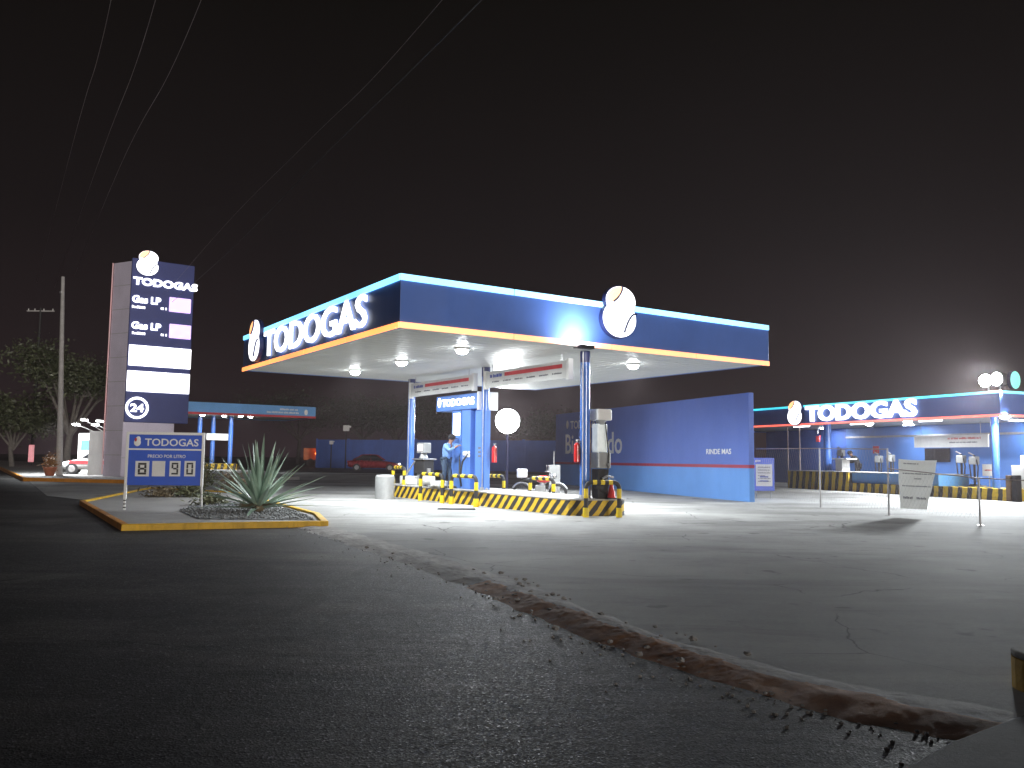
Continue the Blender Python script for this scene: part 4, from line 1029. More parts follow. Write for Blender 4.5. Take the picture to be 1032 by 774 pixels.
# counter and dark-clothed worker
yw2, zw2 = S2.hitX(840, 470, 1.0)
mb = MB(); mb.box(.8, 1.3, S2.hitX(852, 470, 1.0)[0], S2.hitX(845, 470, 1.0)[0], zp2+.02, zp2+.62)
T = Thing(S2, 'counter', 'cream counter on the striped block beside the worker in black', 'counter', (1, yw2, zp2+.04))
T.part('cabinet', mb, 'board', bev=.02)
mb = MB(); mb.box(.7, 1.4, S2.hitX(858, 470, 1.0)[0], S2.hitX(843, 470, 1.0)[0], zp2+.622, zp2+.69); T.part('counter_top', mb, 'board', bev=.01)
yh = S2.hitX(864, 470, 1.0)[0]
pose2 = dict(pelvis=(0, 0, .95), waist=(0, .05, 1.10), chest=(0, .2, 1.30), neck=(0, .30, 1.42), headlow=(0, .34, 1.47), head=(0, .39, 1.54), headtop=(0, .41, 1.61), face=(0, 1, -.5),
  shR=(.19, .20, 1.36), elR=(.24, .32, 1.10), wrR=(.15, .52, 1.10), palmR=(.13, .6, 1.10), shL=(-.19, .2, 1.36), elL=(-.24, .34, 1.10), wrL=(-.12, .52, 1.08), palmL=(-.1, .6, 1.08),
  hipR=(.10, 0, .92), knR=(.12, .03, .50), anR=(.12, -.06, .09), toeR=(.14, .09, .04), hipL=(-.10, 0, .92), knL=(-.11, .10, .50), anL=(-.11, .04, .09), toeL=(-.12, .2, .04))
xw, yw = S2.w(2.35, S2.hitX(865, 470, 2.35)[0])
person((xw, yw, G(yw)+.30), S2.r+.5, 'worker in black bending over the counter under the right-hand canopy', pose2, 'black', 'black', cap=False)
# pumps: dark hose stands in front of the light blue wall
def hose_stand(px, X, label, h=1.5, dz=None, arm=.25):
    Y = S2.hitX(px, 470, X)[0]; g = S2.g(X, Y)+.5
    T = Thing(S2, 'hose_stand', label, 'hose stand', (X, Y, g), 'dark hose stands under the right-hand canopy')
    mb = MB(); mb.cyl((X, Y, g), (X, Y, g+h), .05, .05, 10); mb.box(X-.15, X+.15, Y-.15, Y+.15, g, g+.04); T.part('stand', mb, 'dark', smooth=True)
    mb = MB(); mb.box(X-.12, X+.12, Y-.18, Y+.18, g+h-.4, g+h-.05); T.part('meter_box', mb, 'midgrey', bev=.03)
    mb = MB(); mb.tube([(X-.05, Y-.12, g+h-.1), (X-.15, Y-.3, g+h*.6), (X-.1, Y-.2, g+.15), (X-.1, Y+.1, g+.3), (X-.08, Y+.2, g+h-.2)], .03, 8); T.part('hose', mb, 'dark', smooth=True)
    mb = MB(); mb.tube([(X, Y, g+h), (X-.02, Y+arm, g+h+.12)], .03, 6); T.part('arm', mb, 'steel')
    solo_g = solo(S2, 'plinth', MB().box(X-.25, X+.25, Y-.35, Y+.35, g-.52, g), 'kerb', label.replace('dark hose stand', 'concrete plinth under the dark hose stand'), 'plinth', (X, Y, g-.52), 'plinths of the hose stands')
hose_stand(848, 3.0, 'dark hose stand left of the worker in black', 1.6)
hose_stand(886, 3.2, 'dark hose stand nearest the small red wall sign', 1.3)
hose_stand(898, 3.2, 'dark hose stand just left of the hanging white banner', 1.35)
hose_stand(969, 2.2, 'dark hose stand below the left part of the white notice board', 1.35)
hose_stand(982, 2.2, 'dark hose stand beside the square white notice', 1.3)
# square white notice
y7, z7 = S2.hitX(996, 474, 1.5)
T = Thing(S2, 'white_notice', 'small square white notice on a post behind the striped kerb', 'notice', (1.5, y7, S2.g(1.5, y7)+.4))
mb = MB(); mb.box(1.5, 1.53, y7-.28, y7+.28, z7-.24, z7+.26); T.part('panel', mb, 'board')
mb = MB(); marks(mb, (1.498, y7+.16, z7-.02), (0, -1, 0), (0, 0, 1), (-1, 0, 0), .32, .06, seed=9); T.part('red_print', mb, 'redink')
mb = MB(); mb.cyl((1.55, y7, S2.g(1.5, y7)), (1.55, y7, z7+.2), .02, .02, 8); T.part('post', mb, 'steel')
# white cabinets at the right edge
def s2box(pa, pb, pyt, X, d, mat, nm, label, cat, z0=.2):
    yA_, zt_ = S2.hitX(pa, pyt, X); yB_ = S2.hitX(pb, pyt, X)[0]
    return solo(S2, nm, MB().box(X, X+d, yB_, yA_, z0, zt_), mat, label, cat, (X, (yA_+yB_)/2, z0), bev=.02)
s2box(1019, 1032, 469, .5, .8, 'board', 'white_cabinet', 'white cabinet under the canopy at the right edge of the view', 'cabinet')
s2box(1028, 1040, 459, 1.5, .8, 'board', 'tall_cabinet', 'taller white cabinet half out of view at the right edge', 'cabinet')
s2box(1013, 1018, 479, -.3, .3, 'wood', 'brown_post', 'short brown post left of its darker twin at the end of the striped kerb', 'post')
s2box(1019, 1024, 479, -.3, .3, 'black', 'dark_post', 'short dark post at the end of the striped kerb', 'post')
# left, dark bay of the second station: posts and a red lamp sign
for i, (px, lab) in enumerate(((794, 'thin rust red upright post, left one behind the fence'), (806, 'thin rust red upright post, right one behind the fence'))):
    Y = S2.hitX(px, 450, .5)[0]; solo(S2, 'thin_post', MB().cyl((.5, Y, .2), (.5, Y, Z2B+.1), .035, .035, 8), 'rail', lab, 'post', (.5, Y, .2), 'thin posts in the dark bay', smooth=True)
Y, z = S2.hitX(824, 441, 5.0)
T = Thing(S2, 'wall_sign', 'small dim red sign hanging in the dark left bay of the second station', 'sign', (5, Y, z))
T.part('panel', MB().box(5, 5.06, Y-.14, Y+.14, z-.25, z+.1), 'redink')
T.part('hanger', MB().cyl((5.03, Y, z+.25), (5.03, Y, Z2B+.1), .015, .015, 6), 'steel')

# ------------------------------------------------------------------ fence, hanging banner, poster
fp = [(9.15, 32.0), atg(827, 512)[:2], atg(896, 520)[:2], atg(988, 530)[:2], (12.9, 17.0)]
T = Thing(WORLD, 'wire_fence', 'thin wire fence on steel posts in front of the right-hand station', 'fence', (fp[1][0], fp[1][1], G(28)))
hs = [1.95, 1.95, 1.93, 1.2, 1.15]
for (x, y), h_ in zip(fp[1:], hs[1:]):
    mb = MB(); mb.cyl((x, y, G(y)), (x, y, G(y)+h_), .026, .026, 10); mb.box(x-.08, x+.08, y-.08, y+.08, G(y)+.0, G(y)+.02); T.part('post', mb, 'steel', smooth=True)
mb = MB()
def seg(i, j, za, zb, r=.014, sag=0):
    a, b = fp[i], fp[j]; pts = []
    for k_ in range(9): t_ = k_/8; x = a[0]+(b[0]-a[0])*t_; y = a[1]+(b[1]-a[1])*t_; pts.append((x, y, G(y)+za+(zb-za)*t_-sag*4*t_*(1-t_)))
    mb.tube(pts, r, 6)
seg(0, 1, 1.93, 1.93, .018); seg(1, 2, 1.93, 1.9, .018); seg(2, 3, 1.35, 1.18, .016); seg(3, 4, 1.18, 1.13, .016)
T.part('top_rail', mb, 'rail')
mb = MB()
for i, j, hh, hh2 in ((0, 1, 1.9, 1.9), (1, 2, 1.9, 1.85), (2, 3, 1.35, 1.15)):
    a, b = fp[i], fp[j]; Ls = math.hypot(b[0]-a[0], b[1]-a[1]); n = int(Ls/.14)
    for k_ in range(-8, n+8):     # chain-link diagonals
        for s in (-1, 1):
            t0 = k_*.14/Ls; t1 = t0+s*.5*1.0/Ls*1.3
            q0, q1 = max(0, min(1, t0)), max(0, min(1, t1))
            if abs(t1-t0) < 1e-6: continue
            f0 = (q0-t0)/(t1-t0); f1 = (q1-t0)/(t1-t0)
            if f1-f0 < .05: continue
            hA = .15; hB = min(hh, hh2)
            mb.tube([(a[0]+(b[0]-a[0])*q0, a[1]+(b[1]-a[1])*q0, G(a[1])+hA+(hB-hA)*f0), (a[0]+(b[0]-a[0])*q1, a[1]+(b[1]-a[1])*q1, G(a[1])+hA+(hB-hA)*f1)], .0016, 3, caps=False)
T.part('wire_mesh', mb, 'steel')
CLOTH, nt, b = newmat('thin white cloth')
b.inputs['Base Color'].default_value = (.75, .75, .73, 1); b.inputs['Roughness'].default_value = .8
tr = nt.nodes.new('ShaderNodeBsdfTranslucent'); tr.inputs[0].default_value = (.8, .8, .78, 1)
mxs = nt.nodes.new('ShaderNodeMixShader'); mxs.inputs[0].default_value = .55
nt.links.new(b.outputs[0], mxs.inputs[1]); nt.links.new(tr.outputs[0], mxs.inputs[2])
nt.links.new(mxs.outputs[0], [n for n in nt.nodes if n.type == 'OUTPUT_MATERIAL'][0].inputs['Surface'])
# white hanging banner, tied to the fence by the middle post
Yb = 24.3
c4 = [dep(904.5, 462.5, Yb), dep(943, 464, Yb-.7), dep(933, 513.5, Yb-.6), dep(905.5, 512, Yb)]
mb = MB(); nu, nv = 10, 14
def bil(u, v):
    a = Vector(c4[0]).lerp(Vector(c4[1]), u); b = Vector(c4[3]).lerp(Vector(c4[2]), u); return a.lerp(b, v)
for d in (0, .006):
    for j in range(nv+1):
        for i in range(nu+1):
            p = bil(i/nu, j/nv); wv = .03*math.sin(i*.9+j*.35)+.015*math.sin(j*1.3)
            p.z -= .02*math.sin(i/nu*math.pi)*(1-j/nv)
            mb.v.append((p.x, p.y-.08+wv+d, p.z))
S_ = (nu+1)*(nv+1)
for d in (0, 1):
    for j in range(nv):
        for i in range(nu): q = [j*(nu+1)+i, j*(nu+1)+i+1, (j+1)*(nu+1)+i+1, (j+1)*(nu+1)+i]; mb.f.append([k_+d*S_ for k_ in (q if d == 0 else q[::-1])]); mb.m.append(0)
T = Thing(WORLD, 'hanging_banner', 'crumpled white printed banner tied to the wire fence', 'banner', (c4[3][0], c4[3][1], c4[3][2]))
T.part('cloth', mb, CLOTH, smooth=True)
mb = MB()
for j, (a, b, hh) in enumerate(((.10, .5, .035), (.08, .92, .035), (.42, .62, .035), (.06, .95, .035), (.10, .42, .07), (.55, .85, .06))):
    v_ = (.1, .3, .4, .55, .8, .8)[j]; p = bil(a, v_); q = bil(b, v_)
    marks(mb, (p.x, p.y-.14, p.z), (q-p), (0, 0, 1), (0, -1, 0), (q-p).length, hh, seed=j+20)
T.part('print', mb, 'ink')
# poster on a stand
x, y, z = dep(770, 478, 33.5); g = G(y)
PF = Frame(x, y, 6)
T = Thing(PF, 'poster_stand', 'blue poster with white sheet standing at the end of the welcome wall', 'poster stand', (0, 0, g))
zt_ = z+.64; zb_ = z-.64
T.part('board', MB().box(-.42, .42, 0, .04, zb_, zt_), 'signblue', bev=.006)
T.part('white_sheet', MB().box(-.33, .33, -.006, -.001, zb_+.18, zt_-.25), 'board')
mb = MB()
for i in range(6): marks(mb, (-.25, -.008, zt_-.38-i*.11), (1, 0, 0), (0, 0, 1), (0, -1, 0), .5 if i != 3 else .3, .035, seed=i)
T.part('print', mb, 'ink')
T.part('printed_frame', MB().box(-.17, .17, -.012, -.008, zb_+.36, zb_+.40).box(-.17, .17, -.012, -.008, zb_+.52, zb_+.56), 'blueink')
mb = MB(); text(mb, 'gas', (-.36, -.004, zt_-.17), (1, 0, 0), (0, 0, 1), (0, -1, 0), .22, .08, .006, .01); T.part('wordmark', mb, 'white')
T.part('leg', MB().cyl((-.3, .06, g), (-.3, .06, zb_+.3), .02, .02, 8), 'steel'); T.part('leg', MB().cyl((.3, .06, g), (.3, .06, zb_+.3), .02, .02, 8), 'steel')

# ------------------------------------------------------------------ totem
p = atg(121, 486); TT = Frame(p[0]*45/p[1], 45, 36.0); g = G(45)
T = Thing(TT, 'price_totem', 'tall grey totem with dark blue lit price panel and red edge light', 'totem sign', (1, 1, g))
def ty(px, py): return TT.hitY(px, py, -.18)
ZT2 = ty(131, 262)[1]; zpb = ty(121, 425)[1]
xpr = ty(193, 345)[0]; xbr = ty(175, 460)[0]
side = Vector(TT.l(*(lambda q: (q[0], q[1]))(dep(104, 470, 45.6)[:2])))
mb = MB(); mb.prism([(side.x, side.y, g), (0, 0, g), (xbr, 0, g), (xbr, .9, g), (side.x+.4, 1.5, g)], (0, 0, ZT2-g)); body = T.part('body', mb, 'grey', bev=.02)
mb = MB()
for i in range(1, 9):
    zz = g+(ZT2-g)*i/9
    a = Vector((side.x, side.y, zz)); b = Vector((0, 0, zz)); d = (b-a).normalized(); nrm = Vector((d.y, -d.x, 0))
    mb.prism([a+nrm*.002, b+nrm*.002, b+nrm*.002+Vector((0, 0, .025)), a+nrm*.002+Vector((0, 0, .025))], nrm*.003)
mb.box(.01, xbr-.01, -.004, -.001, zpb-1.9, zpb-1.87)
T.part('cladding_joint', mb, 'midgrey', body)
mb = MB(); mb.prism([(0, -.18, zpb), (xpr, -.18, zpb), (xpr, -.003, zpb), (0, -.003, zpb)], (0, 0, ZT2-zpb+.15)); T.part('blue_panel', mb, 'totemblue', bev=.03)
mb = MB(); mb.cyl((side.x-.05, side.y, g+.3), (side.x-.05, side.y, ZT2), .035, .035, 8); T.part('red_light_strip', mb, 'thinred', smooth=True)
def on(px, py): q = ty(px, py); return q
rv, uv_, nv_ = (1, 0, 0), (0, 0, 1), (0, -1, 0)
xe, ze = on(148.5, 265.5); emblem(T, (xe, -.19, ze), rv, nv_, on(148, 253)[1]-on(148, 278)[1], depth=.06, lit='litletter')
def ttext(s, pxl, pyl_base, pxr, pytop_l, mat, nm, bold=.03, depth=.05):
    a = on(pxl, pyl_base); b = on(pxr, pyl_base+(pxr-pxl)*.10); t_ = on(pxl, pytop_l)[1]
    mb = MB(); text(mb, s, (a[0], -.182, a[1]), rv, uv_, nv_, b[0]-a[0], t_-a[1], depth, bold); T.part(nm, mb, mat)
ttext('TODOGAS', 134, 286.5, 199, 278.5, 'litletter', 'name_lettering', .05)
for yy in (0, 26.5):
    ttext('Gas LP', 133-yy*.03, 304.5+yy, 162, 297+yy, 'litletter', 'fuel_lettering', .04)
    a = on(133, 310+yy); b = on(145, 310+yy); mb = MB(); marks(mb, (a[0], -.182, a[1]), rv, uv_, nv_, b[0]-a[0], .14, seed=2, depth=.03)
    a = on(162, 312+yy); mb2 = MB(); marks(mb2, (a[0], -.182, a[1]), rv, uv_, nv_, .25, .14, seed=3, depth=.03); mb.add(mb2.v, mb2.f); T.part('small_lettering', mb, 'litwhite')
    a = on(170, 314+yy); b = on(192.5, 301+yy); mb = MB(); mb.box(a[0], b[0], -.25, -.182, a[1], b[1]-.05); T.part('price_display', mb, 'litviolet', bev=.06)
for (x0, x1, yt, ybm) in ((129, 192, 347, 368), (127, 190.5, 373, 394)):
    a = on(x0, ybm); b = on(x1, ybm); t_ = on(x0, yt)[1]; mb = MB(); mb.box(a[0], b[0], -.24, -.182, a[1], t_); T.part('blank_lit_panel', mb, 'litwhite', bev=.03)
xe, ze = on(138, 411); rr_ = .52
mb = MB(); mb.tube([(xe+rr_*math.cos(a), -.2, ze+rr_*math.sin(a)) for a in [i*math.pi/18 for i in range(37)]], .065, 8, caps=False); T.part('ring', mb, 'litletter', smooth=True)
mb = MB(); text(mb, '24', (xe-.34, -.182, ze-.22), rv, uv_, nv_, .68, .44, .05, .03); T.part('hours_lettering', mb, 'litletter')

# ------------------------------------------------------------------ left pavement with orange kerb
kp = [atg(25, 485), atg(188, 489)]
k0 = Vector(kp[0][:2]); k1 = Vector(kp[1][:2]); k2 = Vector(atg(0, 473)[:2]); k3 = k2+(k2-k0)*1.6; k4 = k1+Vector((-3, 22))
HT = .17
mb = MB(); pts = [k0, k1, k1+Vector((3, 9)), k4, k3, k2]
mb.add([(q.x, q.y, G(q.y)-.05) for q in pts]+[(q.x, q.y, G(q.y)+HT) for q in pts], [tuple(range(6, 12))]+[(i, (i+1) % 6, 6+(i+1) % 6, 6+i) for i in range(6)])
structure('pavement', mb, 'walk')
def kerb(name, pts, wd, hh, mat, closed=False):
    mb = MB(); n = len(pts); P3 = []
    for i, q in enumerate(pts):
        a = pts[i-1] if (i > 0 or closed) else pts[i]; b = pts[(i+1) % n] if (i < n-1 or closed) else pts[i]
        t_ = (Vector(b)-Vector(a)).normalized(); nn = Vector((t_.y, -t_.x))
        P3.append((Vector(q)-nn*wd/2, Vector(q)+nn*wd/2))
    for a, b in P3:
        g = G(a.y); mb.v += [(a.x, a.y, g-.03), (a.x*1, a.y, g+hh), (b.x, b.y, g+hh), (b.x, b.y, g-.03)]
    m_ = n if closed else n-1
    for i in range(m_):
        i2 = (i+1) % n
        for j in range(4): mb.f.append([i*4+j, i*4+(j+1) % 4, i2*4+(j+1) % 4, i2*4+j]); mb.m.append(0)
    if not closed: mb.f += [[0, 1, 2, 3], [(n-1)*4+j for j in range(4)]]; mb.m += [0, 0]
    return mb
o = structure('orange_kerb', kerb('k', [tuple(k3), tuple(k2), tuple(k0), tuple(k1)], .16, HT+.012, 0), 'korange')
bevel(o, .02)

# booth with lamps and a wire panel
x, y, z = dep(82, 478, 49.0); BF = Frame(x, y, -8); g = G(y)+HT
zt = dep(82, 436, 49)[2]
T = Thing(BF, 'lit_booth', 'small glowing white booth with spotlight arms behind the totem', 'booth', (0, 1.2, g))
T.part('lit_face', MB().box(-1.15, .02, 1.2, 1.5, g, zt), 'booth', bev=.03)
mb = MB(); mb.box(-.95, -.2, 1.19, 1.197, g+1.35, g+1.95); T.part('blue_label', mb, 'bluelite')
T.part('side_wall', MB().box(.03, .4, .9, 2.2, g, zt), 'board', bev=.02)
wz = dep(95, 434, 48)[2]
for i, (px, py) in enumerate(((77.5, 428), (85.5, 423), (96.5, 428), (101, 424))):
    q = dep(px, py, 48.2); X, Y = BF.l(q[0], q[1])
    T.part('lamp_arm', MB().tube([(X+.45, Y+1.4, zt-.05), (X+.2, Y+.6, (zt+q[2])/2+.02), (X, Y, q[2])], .03, 8), 'white')
    o = T.part('lamp_head', MB().box(X-.2, X+.14, Y-.12, Y+.12, q[2]-.02, q[2]+.08), 'white', bev=.02)
    T.part('diffuser', MB().box(X-.19, X+.13, Y-.11, Y+.11, q[2]-.05, q[2]-.022), 'flood', o)
q = BF.w(0, .3); arealamp((q[0]-.7, q[1]-2.0, zt+.6), 650, .6, (.1, .2, -1))
# ribbed grey panel
x, y, z = dep(95, 479, 47.2); GF = Frame(x, y, -4); g = G(y)+HT; zt = dep(95, 435, 47.2)[2]
mb = MB()
for i in range(12): mb.box(-.4+i*.066, -.4+i*.066+.045, -.02, .03, g, zt)
mb.box(-.42, .42, .03, .08, g, zt+.03)
solo(GF, 'ribbed_panel', mb, 'board', 'pale ribbed metal panel standing between the booth and the totem', 'panel', (0, 0, g))

# utility poles, crossarm, cables
xb, yb, zb_ = atg(60, 473); yb = 46; xb = dep(60, 475, 46)[0]; xt, _, zt = dep(63.5, 279, 46.0)
T = Thing(WORLD, 'utility_pole', 'tall pale concrete utility pole beside the white car', 'utility pole', (xb, yb, G(yb)))
T.part('shaft', MB().cyl((xb, yb, G(yb)), (xt, yb, zt), .17, .09, 20), 'pole', smooth=True)
T.part('band', MB().cyl((xt+.005-.02, yb, zt-.9), (xt-.018, yb, zt-.82), .115, .115, 16), 'steel')
xc, yc, zc = dep(41, 313.5, 80)
T = Thing(WORLD, 'utility_pole', 'dark far utility pole with one pale crossarm, left of the tall pole', 'utility pole', (xc, yc, G(yc)))
T.part('shaft', MB().cyl((xc, yc, G(yc)), (xc, yc, zc+.3), .16, .1, 12), 'dark', smooth=True)
ca = T.part('crossarm', MB().box(xc-1.3, xc+1.3, yc-.06, yc+.06, zc-.06, zc+.06), 'pole')
for i in (-1.15, -.55, .3, 1.15): T.part('insulator', MB().cyl((xc+i, yc, zc+.06), (xc+i, yc, zc+.24), .05, .03, 8), 'white', ca)
def cable(pts, r, mat, label):
    P = [dep(*p) for p in pts]; out = []
    n = len(P)
    for i in range(n-1):
        p0 = Vector(P[max(i-1, 0)]); p1 = Vector(P[i]); p2 = Vector(P[i+1]); p3 = Vector(P[min(i+2, n-1)])
        for j in range(8):
            t_ = j/8; out.append(.5*((2*p1)+(p2-p0)*t_+(2*p0-5*p1+4*p2-p3)*t_*t_+(3*p1-p0-3*p2+p3)*t_**3))
    out.append(Vector(P[-1]))
    k_ = len(out); q0 = out[0]
    mb = MB(); mb.tube(out, r, 6)
    solo(WORLD, 'overhead_cable', mb, mat, label, 'cable', tuple(q0), 'overhead cables', smooth=True)
cable([(37, 285, 79.5), (72, 150, 32), (98, 60, 20), (118, -30, 15)], .006, 'rail', 'thin overhead cable, leftmost of the three above the tall pole')
cable([(55, 290, 79.5), (97, 170, 34), (135, 70, 22), (165, -30, 16)], .006, 'rail', 'thin overhead cable, middle one of the three above the tall pole')
cable([(75, 278, 70), (120, 170, 34), (170, 75, 23), (215, -30, 16)], .006, 'rail', 'thin overhead cable, rightmost of the three near the totem top')
cable([(120, 350, 60), (215, 268, 38), (330, 153, 20), (410, 75, 14), (500, -15, 10)], .010, 'dark', 'black overhead cable sweeping from the totem up over the dark sky')
cable([(125, 345, 60), (215, 240, 36), (303, 150, 22), (370, 85, 16), (450, -5, 11)], .004, 'rail', 'fine grey overhead cable above the black one')

# rose lit vertical sign on a post, potted shrub
x, y, z = dep(31.5, 457, 70); g = G(y)
T = Thing(WORLD, 'vertical_sign', 'narrow rose coloured lit vertical sign in the dark at far left', 'sign', (x, y, g))
mb = MB(); mb.box(x-.22, x+.22, y-.06, y+.06, z-.7, z+.7); T.part('panel', mb, 'redneon', bev=.04)
mb = MB(); mb.cyl((x, y+.1, g), (x, y+.1, z+.5), .04, .04, 8); T.part('post', mb, 'dark')
def leafcloud(n, fn, size, seed, asp=1.0):
    rr = random.Random(seed); mb = MB()
    for _ in range(n):
        p = fn(rr)
        if p is None: continue
        a = Vector((rr.gauss(0, 1), rr.gauss(0, 1), rr.gauss(0, .6))).normalized(); b = a.cross(Vector((rr.gauss(0, 1), rr.gauss(0, 1), rr.gauss(0, 1)))).normalized()
        s = size*rr.uniform(.5, 1.3); p = Vector(p)
        mb.add([p-a*s*asp, p+b*s*.5, p+a*s*asp, p-b*s*.5], [(0, 1, 2, 3)])
    return mb
x, y, z = dep(50, 478, 45.4); g = G(y)+HT
T = Thing(WORLD, 'potted_shrub', 'russet shrub in a terracotta pot at the foot of the tall pole', 'potted plant', (x, y, g))
T.part('pot', MB().tube([(x, y, g), (x, y, g+.4), (x, y, g+.46)], [.2, .32, .34], 18), 'pot', smooth=True)
mb = leafcloud(420, lambda r: (x+r.gauss(0, .17), y+r.gauss(0, .17), g+.75+r.gauss(0, .20)), .06, 5); T.part('foliage', mb, 'leafr')

# ------------------------------------------------------------------ left back canopy
S3o = dep(165, 417, 60); S3 = Frame(S3o[0], 60, 33.1)
z3 = 4.62
L3 = S3.hitY(318, 421, 0)[0]; L3 = max(10, L3)
T = Thing(S3, 'small_canopy', 'smaller plain blue canopy with red lower line far behind the totem', 'canopy', (L3/2, 3, S3.g(4, 3)))
mb = MB()
for (x0, x1, y0, y1) in ((0, L3, 0, .1), (0, L3, 6.9, 7), (0, .1, .102, 6.898), (L3-.1, L3, .102, 6.898)): mb.box(x0, x1, y0, y1, z3, z3+.86)
T.part('fascia', mb, 'bluelite', bev=.01)
mb = MB(); mb.box(-.02, L3+.02, -.02, -.001, z3-.02, z3+.14); mb.box(L3+.001, L3+.02, 0, 7, z3-.02, z3+.14); T.part('red_line', mb, 'redink')
mb = MB(); mb.box(.102, L3-.102, .102, 6.898, z3+.04, z3+.08); T.part('soffit', mb, 'soffit')
a = S3.hitY(269, 413.2, 0); b = S3.hitY(301, 414.5, 0)
mb = MB(); marks(mb, (a[0]+1.0, -.002, z3+.52), rv, uv_, nv_, b[0]-a[0]-1.0, .14, seed=5); marks(mb, (a[0], -.002, z3+.28), rv, uv_, nv_, b[0]-a[0], .14, seed=6); T.part('small_lettering', mb, 'white')
q = S3.hitY(308.5, 413, 0); mb = MB(); mb.ball((q[0], -.01, z3+.42), .14, .01, .22, 0, 12, 8); T.part('drop_mark', mb, 'white')
for px, Y in ((201, 3.3), (214.5, 3.8), (232.5, 3.4)):
    X = S3.hitY(px, 440, Y)[0]; mb = MB(); mb.cyl((X, Y, S3.g(X, Y)), (X, Y, z3+.05), .17, .17, 16); T.part('column', mb, 'bluecol', smooth=True)
for px, py in ((204, 423), (226, 421), (242.5, 421.5), (252.5, 420)):
    Y = 1.5 if px != 242.5 else .9
    X = S3.hitY(px, py, Y)[0]
    mb = MB(); mb.cyl((X, Y, z3+.04), (X, Y, z3-.0), .22, .2, 16); o = T.part('downlight', mb, 'white'); T.part('diffuser', MB().ball((X, Y, z3-.0), .17, .17, .09, 0, 14, 8), 'lamp', o, True)
    x, y = S3.w(X, Y); arealamp((x, y, z3-.16), 80, .3)
X = S3.hitY(208, 440, 3.55)[0]; X2 = S3.hitY(232, 440, 3.55)[0]
zA3 = S3.hitY(220, 437, 3.55)[1]
solo(S3, 'notice_board', MB().box(X, X2, 3.5, 3.58, zA3-.5, zA3), 'board', 'plain white notice board between the columns of the small far canopy', 'notice board', (X, 3.5, zA3-.5))
# small island under it
X0 = S3.hitY(208, 470, 2.4)[0]
solo(S3, 'striped_plinth', MB().box(X0, X0+2.2, 2.2, 4.4, .3, .3+.55+.2), 'hzs', 'short yellow and black striped plinth under the small far canopy', 'plinth', (X0, 3.3, .3), bev=.02)

# ------------------------------------------------------------------ planter island with price sign and agave
pp = [atg(80, 509), atg(122, 535), atg(331, 531), atg(322, 522), atg(238, 499), atg(150, 494)]
pp = [Vector(q[:2]) for q in pp]
KH = .13
def offs(pts, d):
    out = []; n = len(pts)
    for i in range(n):
        a = (pts[i]-pts[i-1]).normalized(); b = (pts[(i+1) % n]-pts[i]).normalized()
        na = Vector((-a.y, a.x)); nb = Vector((-b.y, b.x)); m_ = (na+nb); m_.normalize(); out.append(pts[i]+m_*d/max(.3, m_.dot(na)))
    return out
ins = offs(pp, .15)
T = Thing(WORLD, 'planter_island', 'kerbed planting island with worn yellow kerb in front of the totem', 'planter', (pp[1].x+2, pp[1].y+3, G(22)))
mb = MB(); n = len(pp)
mb.v += [(q.x, q.y, G(q.y)-.03) for q in pp]+[(q.x, q.y, G(q.y)+KH) for q in pp]+[(q.x, q.y, G(q.y)+KH) for q in ins]+[(q.x, q.y, G(q.y)-.03) for q in ins]
for i in range(n):
    j = (i+1) % n
    mt = 1 if i == 0 else 0
    for a in range(3): mb.f.append([a*n+i, a*n+j, (a+1)*n+j, (a+1)*n+i]); mb.m.append(mt)
o = T.part('kerb', mb, ['kyellow', 'korange'], bev=.015)
mb = MB(); mb.f.append(list(range(n))); mb.m.append(0); mb.v += [(q.x, q.y, G(q.y)+KH-.05) for q in ins]; T.part('concrete_fill', mb, 'walk')
gx, gyy, _ = atg(252, 523)
# gravel bed: heap of stones round the agave
mb = MB(); rr = random.Random(11)
bed = [atg(200, 527), atg(318, 528), atg(300, 519), atg(262, 510), atg(205, 508), atg(180, 518)]
bed = [(q[0], q[1]) for q in bed]
mb.f.append(list(range(len(bed)))); mb.m.append(0); mb.v += [(x, y, G(y)+KH-.035) for x, y in bed]; T.part('gravel_bed', mb, 'gravel')
def inside(x, y, P):
    c = False
    for i in range(len(P)):
        x1, y1 = P[i]; x2, y2 = P[i-1]
        if (y1 > y) != (y2 > y) and x < (x2-x1)*(y-y1)/(y2-y1)+x1: c = not c
    return c
mb = MB(); c_ = 0
bx0, bx1 = min(q[0] for q in bed), max(q[0] for q in bed); by0, by1 = min(q[1] for q in bed), max(q[1] for q in bed)
while c_ < 1500:
    x = rr.uniform(bx0, bx1); y = rr.uniform(by0, by1)
    if not inside(x, y, bed): continue
    s = rr.uniform(.012, .034); mb.ball((x, y, G(y)+KH-.03+s*.4), s, s*rr.uniform(.7, 1.3), s*.75, 0, 6, 4); c_ += 1
o = solo(WORLD, 'gravel_stones', mb, 'gravel', 'loose grey gravel stones spread round the agave', 'gravel', (gx, gyy, G(gyy)+KH)); o.e['kind'] = 'stuff'

